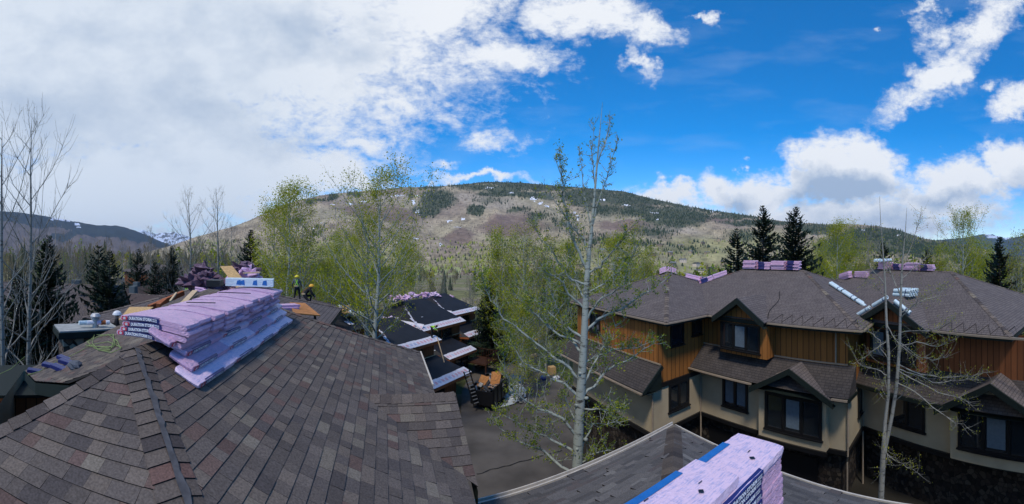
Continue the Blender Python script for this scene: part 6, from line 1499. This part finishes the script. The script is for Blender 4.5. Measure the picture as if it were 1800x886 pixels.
def skeleton(pose):
    """pose: dict of joint -> xyz overrides on a standing figure facing +y"""
    j = dict(pelvis=(0, 0, .95), belly=(0, 0, 1.1), chest=(0, 0, 1.32), neck=(0, .0, 1.48), head=(0, .02, 1.58), crown=(0, .02, 1.7), ls=(-.17, 0, 1.42), le=(-.24, .03, 1.14), lw=(-.24, .14, .9), lh=(-.24, .17, .82),
             rs=(.17, 0, 1.42), re=(.24, .03, 1.14), rw=(.24, .14, .9), rh=(.24, .17, .82), lp=(-.1, 0, .9), lk=(-.11, .03, .5), la=(-.11, 0, .09), lt=(-.12, .15, .04), rp=(.1, 0, .9), rk=(.11, .03, .5), ra=(.11, 0, .09), rt=(.12, .15, .04))
    j.update(pose); bones = [('pelvis', 'belly'), ('belly', 'chest'), ('chest', 'neck'), ('neck', 'head'), ('head', 'crown'), ('chest', 'ls'), ('ls', 'le'), ('le', 'lw'), ('lw', 'lh'), ('chest', 'rs'), ('rs', 're'), ('re', 'rw'), ('rw', 'rh'), ('pelvis', 'lp'), ('lp', 'lk'), ('lk', 'la'), ('la', 'lt'), ('pelvis', 'rp'), ('rp', 'rk'), ('rk', 'ra'), ('ra', 'rt')]
    rad = dict(pelvis=(.15, .12), belly=(.145, .115), chest=(.165, .12), neck=.062, head=(.085, .095), crown=(.06, .07), ls=.075, le=.05, lw=.034, lh=.036, rs=.075, re=.05, rw=.034, rh=.036, lp=.095, lk=.068, la=.05, lt=.04, rp=.095, rk=.068, ra=.05, rt=.04)
    for s_, w in (('l', 'lh'), ('r', 'rh')):
        h = Vector(j[w]); e = Vector(j[s_+'w']); d = (h-e).normalized(); sd_ = d.cross(Z) if abs(d.z) < .9 else Vector((1, 0, 0)); sd_.normalize()
        for k in range(4):
            n1 = '%sf%d' % (s_, k); q = h+sd_*(.022*(k-1.5))+d*(.05-.006*abs(k-1.5)); j[n1] = tuple(q); n2 = n1+'b'; j[n2] = tuple(q+(d*.7-Z*.4+Vector((0, .0, 0))).normalized()*(.035-.004*abs(k-1.5))); bones += [(w, n1), (n1, n2)]; rad[n1] = .010; rad[n2] = .008
        n1 = s_+'th'; j[n1] = tuple(h+sd_*.045+d*.015); bones.append((w, n1)); rad[n1] = .011
    return j, bones, rad
def helmet(o, at, m):
    mb = MB(); c = Vector(at)+Z*.03; mb.ball(c, .135, .155, .13, n=14, k=6, top=True); mb.tube([c-Z*.012, c+Z*.012], .165, 16, cap=True)
    h = mb.build('helmet', MT[m], None, smooth=False); h.parent = o; return h
def face(o, at, fwd=(0, 1, 0)):
    a = Vector(at); f = Vector(fwd).normalized(); s = f.cross(Z).normalized(); mb = MB()
    mb.ball(a+f*.1-Z*.02, .014, .02, .022, n=6, k=4); x = mb.build('nose', MT['skin'], None); x.parent = o
    for sg in (-1, 1):
        mb = MB(); mb.ball(a+f*.088+s*sg*.032+Z*.005, .012, .01, .009, n=6, k=4); x = mb.build('eye', MT['black'], None); x.parent = o
        mb = MB(); mb.ball(a+s*sg*.092-Z*.01, .012, .02, .03, n=6, k=4); x = mb.build('ear', MT['skin'], None); x.parent = o
    mb = MB(); mb.ball(a+f*.088-Z*.055, .028, .008, .006, n=6, k=4); x = mb.build('mouth', MT['rustwood'], None); x.parent = o
def harness(o, j, m='lime'):
    mb = MB(); ls, rs, pe, ch = Vector(j['ls']), Vector(j['rs']), Vector(j['pelvis']), Vector(j['chest'])
    for y in (-.15, .15):
        back = Vector((0, y, 0)); mb.bar(ls*.7+rs*.3+back+Z*.02, pe+Vector((.1, y, .12)), .045, .012, up=Vector((0, 1, 0))); mb.bar(rs*.7+ls*.3+back+Z*.02, pe+Vector((-.1, y*1.03, .12)), .045, .012, up=Vector((0, 1, 0)))
    for sg in (ls*.7+rs*.3, rs*.7+ls*.3): mb.bar(sg+Vector((0, -.15, .03)), sg+Vector((0, .15, .03)), .045, .012)
    h = mb.build('harness', MT[m], None); h.parent = o
    mb = MB(); mb.tube([pe+Z*.06, pe+Z*.14], .165, 14); h = mb.build('tool_belt', MT['lumber'], None); h.parent = o
def bm_(top, leg, skin_=2):
    d = {}
    for a, b in skeleton({})[1]:
        if a in ('pelvis', 'belly', 'chest') and b in ('belly', 'chest', 'neck', 'ls', 'rs'): d[(a, b)] = top
        elif (a, b) in (('ls', 'le'), ('rs', 're'), ('le', 'lw'), ('re', 'rw')): d[(a, b)] = top
        elif a in ('pelvis', 'lp', 'rp', 'lk', 'rk') or b in ('lp', 'rp'): d[(a, b)] = leg
        elif a in ('la', 'ra'): d[(a, b)] = 3
        else: d[(a, b)] = skin_
    return d
j, b, r = skeleton(dict(lk=(-.14, .06, .5), rk=(.15, .03, .5), la=(-.2, -.02, .1), ra=(.2, 0, .1), lt=(-.22, .13, .05), rt=(.22, .15, .05), lw=(-.3, .16, .98), lh=(-.3, .2, .9), le=(-.3, 0, 1.16), rw=(.26, .22, 1.0), rh=(.22, .28, .95)))
p_ = person('standing roofer in yellow helmet, grey shirt and lime harness seen from behind', j, b, r, ['greycloth', 'hair', 'skin', 'black'], bm_(0, 1), P(522, 530, 24)-Z*.05, math.radians(25), 1.03); helmet(p_, j['head'], 'yellow'); face(p_, j['head']); harness(p_, j)
j, b, r = skeleton(dict(pelvis=(0, -.1, .45), belly=(0, 0, .58), chest=(.02, .16, .74), neck=(.02, .26, .86), head=(.02, .32, .94), crown=(.02, .34, 1.06), ls=(-.16, .18, .84), rs=(.2, .18, .84), le=(-.22, .32, .6), lw=(-.18, .48, .42), lh=(-.16, .55, .36), re=(.26, .34, .58), rw=(.2, .5, .36), rh=(.18, .56, .28), lp=(-.1, -.1, .42), lk=(-.16, .3, .42), la=(-.16, .22, .06), lt=(-.16, .36, .04), rp=(.1, -.1, .42), rk=(.16, .22, .08), ra=(.14, -.2, .08), rt=(.14, -.32, .04)))
p_ = person('kneeling roofer in orange yellow helmet beside the standing roofer', j, b, r, ['hair', 'hair', 'skin', 'black'], bm_(0, 1), P(538, 533, 23), math.radians(-60), 1.1); helmet(p_, j['head'], 'orange'); face(p_, j['head']); harness(p_, j, 'rustwood')
j, b, r = skeleton({}); p_ = person('roofer in white helmet and lime harness half hidden behind the left slope', j, b, r, ['greycloth', 'hair', 'skin', 'black'], bm_(0, 1), P(331, 497, 15.5)-Z*1.62, math.radians(20), 1.0); helmet(p_, j['head'], 'whitehat'); face(p_, j['head']); harness(p_, j)
p_ = person('roofer in white helmet and black shirt behind the flat strand board', j, b, r, ['hair', 'hair', 'skin', 'black'], bm_(0, 1), P(205, 552, 12.6)-Z*1.62, math.radians(-30), 1.0); helmet(p_, j['head'], 'whitehat'); face(p_, j['head'])
j, b, r = skeleton(dict(pelvis=(0, -.2, .85), belly=(0, -.05, .98), chest=(0, .2, 1.08), neck=(0, .36, 1.1), head=(0, .44, 1.08), crown=(0, .54, 1.06), ls=(-.18, .24, 1.08), rs=(.18, .24, 1.08), le=(-.2, .36, .84), lw=(-.1, .5, .7), lh=(-.06, .55, .65), re=(.2, .36, .84), rw=(.1, .5, .78), rh=(.06, .54, .75)))
p_ = person('bending roofer in bright lime shirt holding a long pole', j, b, r, ['lime', 'hair', 'skin', 'black'], bm_(0, 1), WM(23.0, 26.9, -8.28), math.radians(-100), 1.05); face(p_, j['head'], (0, .4, -.9))
mb = MB(); mb.ball(Vector((0, .5, 1.12)), .11, .1, .1, n=10, k=6); h = mb.build('hair', MT['hair'], None); h.parent = p_
board('long_pole', 'long pale pole held by the lime shirted roofer', 'pole', P(768, 592, 35.2), P(781, 637, 34), .07, .07, MT['lumber'])

# ladders
def ladder(label, a, b, w=.5):
    t = thing('ladder', label, 'ladder', a); d = (b-a); L = d.length; d.normalize(); s = d.cross(dirv(topx(a)[0])).normalized()
    for sg in (-1, 1): mb = MB(); mb.bar(a+s*sg*w/2, b+s*sg*w/2, .07, .10); mb.build('rail', MT['black'], t)
    k = .3
    while k < L: mb = MB(); mb.bar(a+d*k-s*w/2, a+d*k+s*w/2, .06, .06, up=d); mb.build('rung', MT['alu'], t); k += .3
ladder('aluminium ladder leaning on the nearest white printed eave', P(839, 714, 31.5), P(820, 652, 31.8)); ladder('aluminium ladder leaning on the farthest white printed eave', P(869, 621, 50.5), P(853, 570, 53))

# dump trailer with tear-off debris
dt = thing('dump_trailer', 'black dump trailer heaped with torn roofing and orange plywood by the ladder', 'trailer', on_ground(862, 33.5)); o0 = dt.location; d = Vector((math.sin(.35), math.cos(.35), 0)); s = Vector((d.y, -d.x, 0))
mb = MB(); bz = o0+Z*.75
mb.obox(bz, s*1.05, d*1.9, Z*.06); mb.obox(bz+s*1.05+Z*.75, s*.04, d*1.9, Z*.75); mb.obox(bz-s*1.05+Z*.75, s*.04, d*1.9, Z*.75); mb.obox(bz+d*1.9+Z*.75, s*1.05, d*.04, Z*.75); mb.obox(bz-d*1.9+Z*.6, s*1.05, d*.04, Z*.6)
for k in range(5): mb.obox(bz+s*1.11+d*(-1.7+k*.85)+Z*.75, s*.03, d*.04, Z*.72); mb.obox(bz-s*1.11+d*(-1.7+k*.85)+Z*.75, s*.03, d*.04, Z*.72)
mb.build('bed', MT['black'], dt)
for a in (-.45, .45):
    for sg in (-1, 1): mb = MB(); c = o0+d*a+s*sg*1.1+Z*.35; mb.tube([c-s*.11, c+s*.11], .35, 14, cap=True); mb.build('wheel', MT['tyre'], dt)
mb = MB(); mb.bar(o0+d*1.9+Z*.55, o0+d*3.1+Z*.45, .12, .12); mb.build('drawbar', MT['black'], dt)
rn = random.Random(9)
sheet('plywood_sheet', 'orange plywood sheet standing out of the dump trailer', 'board', [bz+s*.2-d*.6+Z*1.0, bz+s*.9-d*.2+Z*1.1, bz+s*.9+d*.6+Z*2.3, bz+s*.0+d*.3+Z*2.2], .03, MT['ply']); sheet('plywood_sheet', 'second orange plywood sheet lower in the trailer', 'board', [bz-s*.8-d*1.2+Z*1.3, bz-s*.1-d*1.5+Z*1.2, bz+s*.1-d*.4+Z*1.9, bz-s*.8-d*.2+Z*2.0], .03, MT['ply'])
mb = MB()
for _ in range(150):
    c = bz+s*rn.uniform(-1, .9)+d*rn.uniform(-1.5, 1.7)+Z*(1.0+.7*math.exp(-rn.random())*rn.random()); a = Vector((rn.gauss(0, 1), rn.gauss(0, 1), rn.gauss(0, .4))).normalized(); b = a.cross(Vector((rn.gauss(0, 1), rn.gauss(0, 1), 1))).normalized(); mb.obox(c, a*rn.uniform(.1, .4), b*rn.uniform(.05, .2), a.cross(b)*.008, 0, rn.choice([(.55, .56, .55), (.4, .36, .3), (.06, .06, .06), (.35, .2, .1), (.5, .5, .55)]))
mb.build('roofing_debris', m_ice, None, kind='stuff')
tarp = drape('pale_tarp', [gp(848, 716), gp(876, 722), (gp(905, 714)), gp(926, 690), gp(905, 670), gp(876, 664)], MT['tarp'], .24, .6); tag(tarp, 'pale blue tarp spread on the drive beside the dump trailer', 'tarp', kind='thing')
tp2 = drape('blue_tarp', [gp(893, 690-14), gp(918, 690-8), gp(925, 668), gp(900, 662)], mat('blue_tarp', (.02, .05, .12), .5, .3, 2, .5, 3), .34, .5); tag(tp2, 'dark blue tarp crumpled at the far end of the pale tarp', 'tarp', kind='thing')
mb = MB()
for _ in range(140):
    g = gp(rn.uniform(872, 925), rn.uniform(668, 714)); c = Vector((g[0], g[1], zg(*g)+.3)); a = Vector((rn.gauss(0, 1), rn.gauss(0, 1), rn.gauss(0, .3))).normalized(); b = a.cross(Z).normalized(); mb.obox(c, a*rn.uniform(.05, .2), b*rn.uniform(.03, .12), Z*.02, 0, rn.choice([(.5, .5, .5), (.3, .28, .22), (.1, .1, .1), (.6, .62, .6)]))
mb.build('tarp_litter', m_ice, None, kind='stuff')
for x, y, lab, m in ((970, 645, 'tan cardboard box by the drive behind the tall aspen', 'osb'), (978, 655, 'white sack beside the cardboard box', 'white')):
    g = gp(x, y+14); mb = MB(); c = Vector((g[0], g[1], zg(*g)+.5)); mb.obox(c, Vector((.35, .1, 0)), Vector((-.1, .35, 0)), Z*.45) if m == 'osb' else mb.ball(c-Z*.2, .4, .3, .25, n=10, k=6, amp=.5); tag(mb.build('cardboard_box' if m == 'osb' else 'sack', MT[m], None), lab, 'box' if m == 'osb' else 'sack')

# cars on the far parking lot
def car(label, x, r, az, paint):
    p = on_ground(x, r); p.z += .28; t = thing('parked_car', label, 'car', p, 'cars parked beyond the left houses'); a = math.radians(az); d = Vector((math.sin(a), math.cos(a), 0)); s = Vector((d.y, -d.x, 0))
    prof = [(-2.2, .35), (-2.2, .85), (-1.9, 1.0), (-1.3, 1.05), (-.9, 1.5), (.6, 1.52), (1.2, 1.08), (2.0, .95), (2.2, .7), (2.2, .35)]
    mb = MB(); W_ = .88
    Lf = [p+d*x_+Z*z_-s*W_*(1 if z_ < 1.2 else .82) for x_, z_ in prof]; Rt = [p+d*x_+Z*z_+s*W_*(1 if z_ < 1.2 else .82) for x_, z_ in prof]; mb.poly(Lf); mb.poly(Rt[::-1])
    for i in range(len(prof)): k = (i+1) % len(prof); mb.poly([Lf[i], Rt[i], Rt[k], Lf[k]])
    mb.build('body', MT[paint], t)
    mb = MB()
    for sg in (-1, 1): mb.poly([p+d*-.95+Z*1.1+s*sg*.885, p+d*1.0+Z*1.1+s*sg*.885, p+d*.55+Z*1.46+s*sg*.75, p+d*-.8+Z*1.46+s*sg*.75])
    mb.poly([p+d*1.2+Z*1.12-s*.7, p+d*1.2+Z*1.12+s*.7, p+d*.66+Z*1.5+s*.65, p+d*.66+Z*1.5-s*.65]); mb.build('windows', MT['glass'], t)
    for a_ in (-1.35, 1.35):
        for sg in (-1, 1): mb = MB(); c = p+d*a_+s*sg*.8+Z*.33; mb.tube([c-s*.1, c+s*.12], .33, 12, cap=True); mb.build('wheel', MT['tyre'], t)
car('silver car nearest the low dark spruce on the lot', 250, 112, -60, 'carwhite'); car('dark car left of the silver cars on the lot', 234, 122, -70, 'cardark'); car('silver car in the middle of the row on the lot', 243, 120, -65, 'carwhite')
sg_ = thing('street_lamp', 'slim grey street lamp by the road beyond the left house', 'street lamp', on_ground(276, 95)); b0 = sg_.location; mb = MB(); mb.tube([b0, b0+Z*4.5], [.07, .05], 8); mb.build('pole', MT['galv'], sg_); mb = MB(); mb.ball(b0+Z*4.6, .2, .2, .15, n=8, k=5); mb.build('lamp_head', MT['lamp'], sg_)

# wrap and offcuts on the left wing of the felted roof
heap('crumpled white and tan wrap at the left end of the felt roofs', P(598, 549, 31), .5, 5, 61, ('rollwrap', 'osb', 'tarp'), h=.4)
heap('pale sheet crumpled on the felt roof left of the forked aspen', P(622, 553, 32), .7, 4, 62, ('rollwrap', 'tarp'), h=.15)

rn = random.Random(77)
for i, (x, y, lab, m, sx, sy, sz) in enumerate(((905, 640, 'dark folded sheet lying on the drive beyond the trailer', 'hair', .5, .4, .12), (915, 650, 'white bucket on the drive beyond the tarp', 'white', .18, .18, .25), (935, 630, 'short stack of tan boards on the drive', 'lumber', .9, .2, .15), (890, 628, 'black bin near the deck posts', 'black', .35, .35, .5), (940, 600, 'pale pallet leaning in the far drive', 'osb', .6, .6, .12), (955, 668, 'blue crumpled sheet left of the cardboard box', 'navy', .5, .3, .1))):
    g = gp(x, y); c = Vector((g[0], g[1], zg(*g)+.15+sz)); mb = MB(); a = rn.uniform(0, 3); ax = Vector((math.cos(a), math.sin(a), 0)); ay = Vector((-ax.y, ax.x, 0))
    mb.obox(c, ax*sx, ay*sy, Z*sz); mb.obox(c+Z*sz*1.15+ax*.1, ax*sx*.7, ay*sy*.8, Z*sz*.15); tag(mb.build('site_item', MT[m], None), lab, 'site clutter')
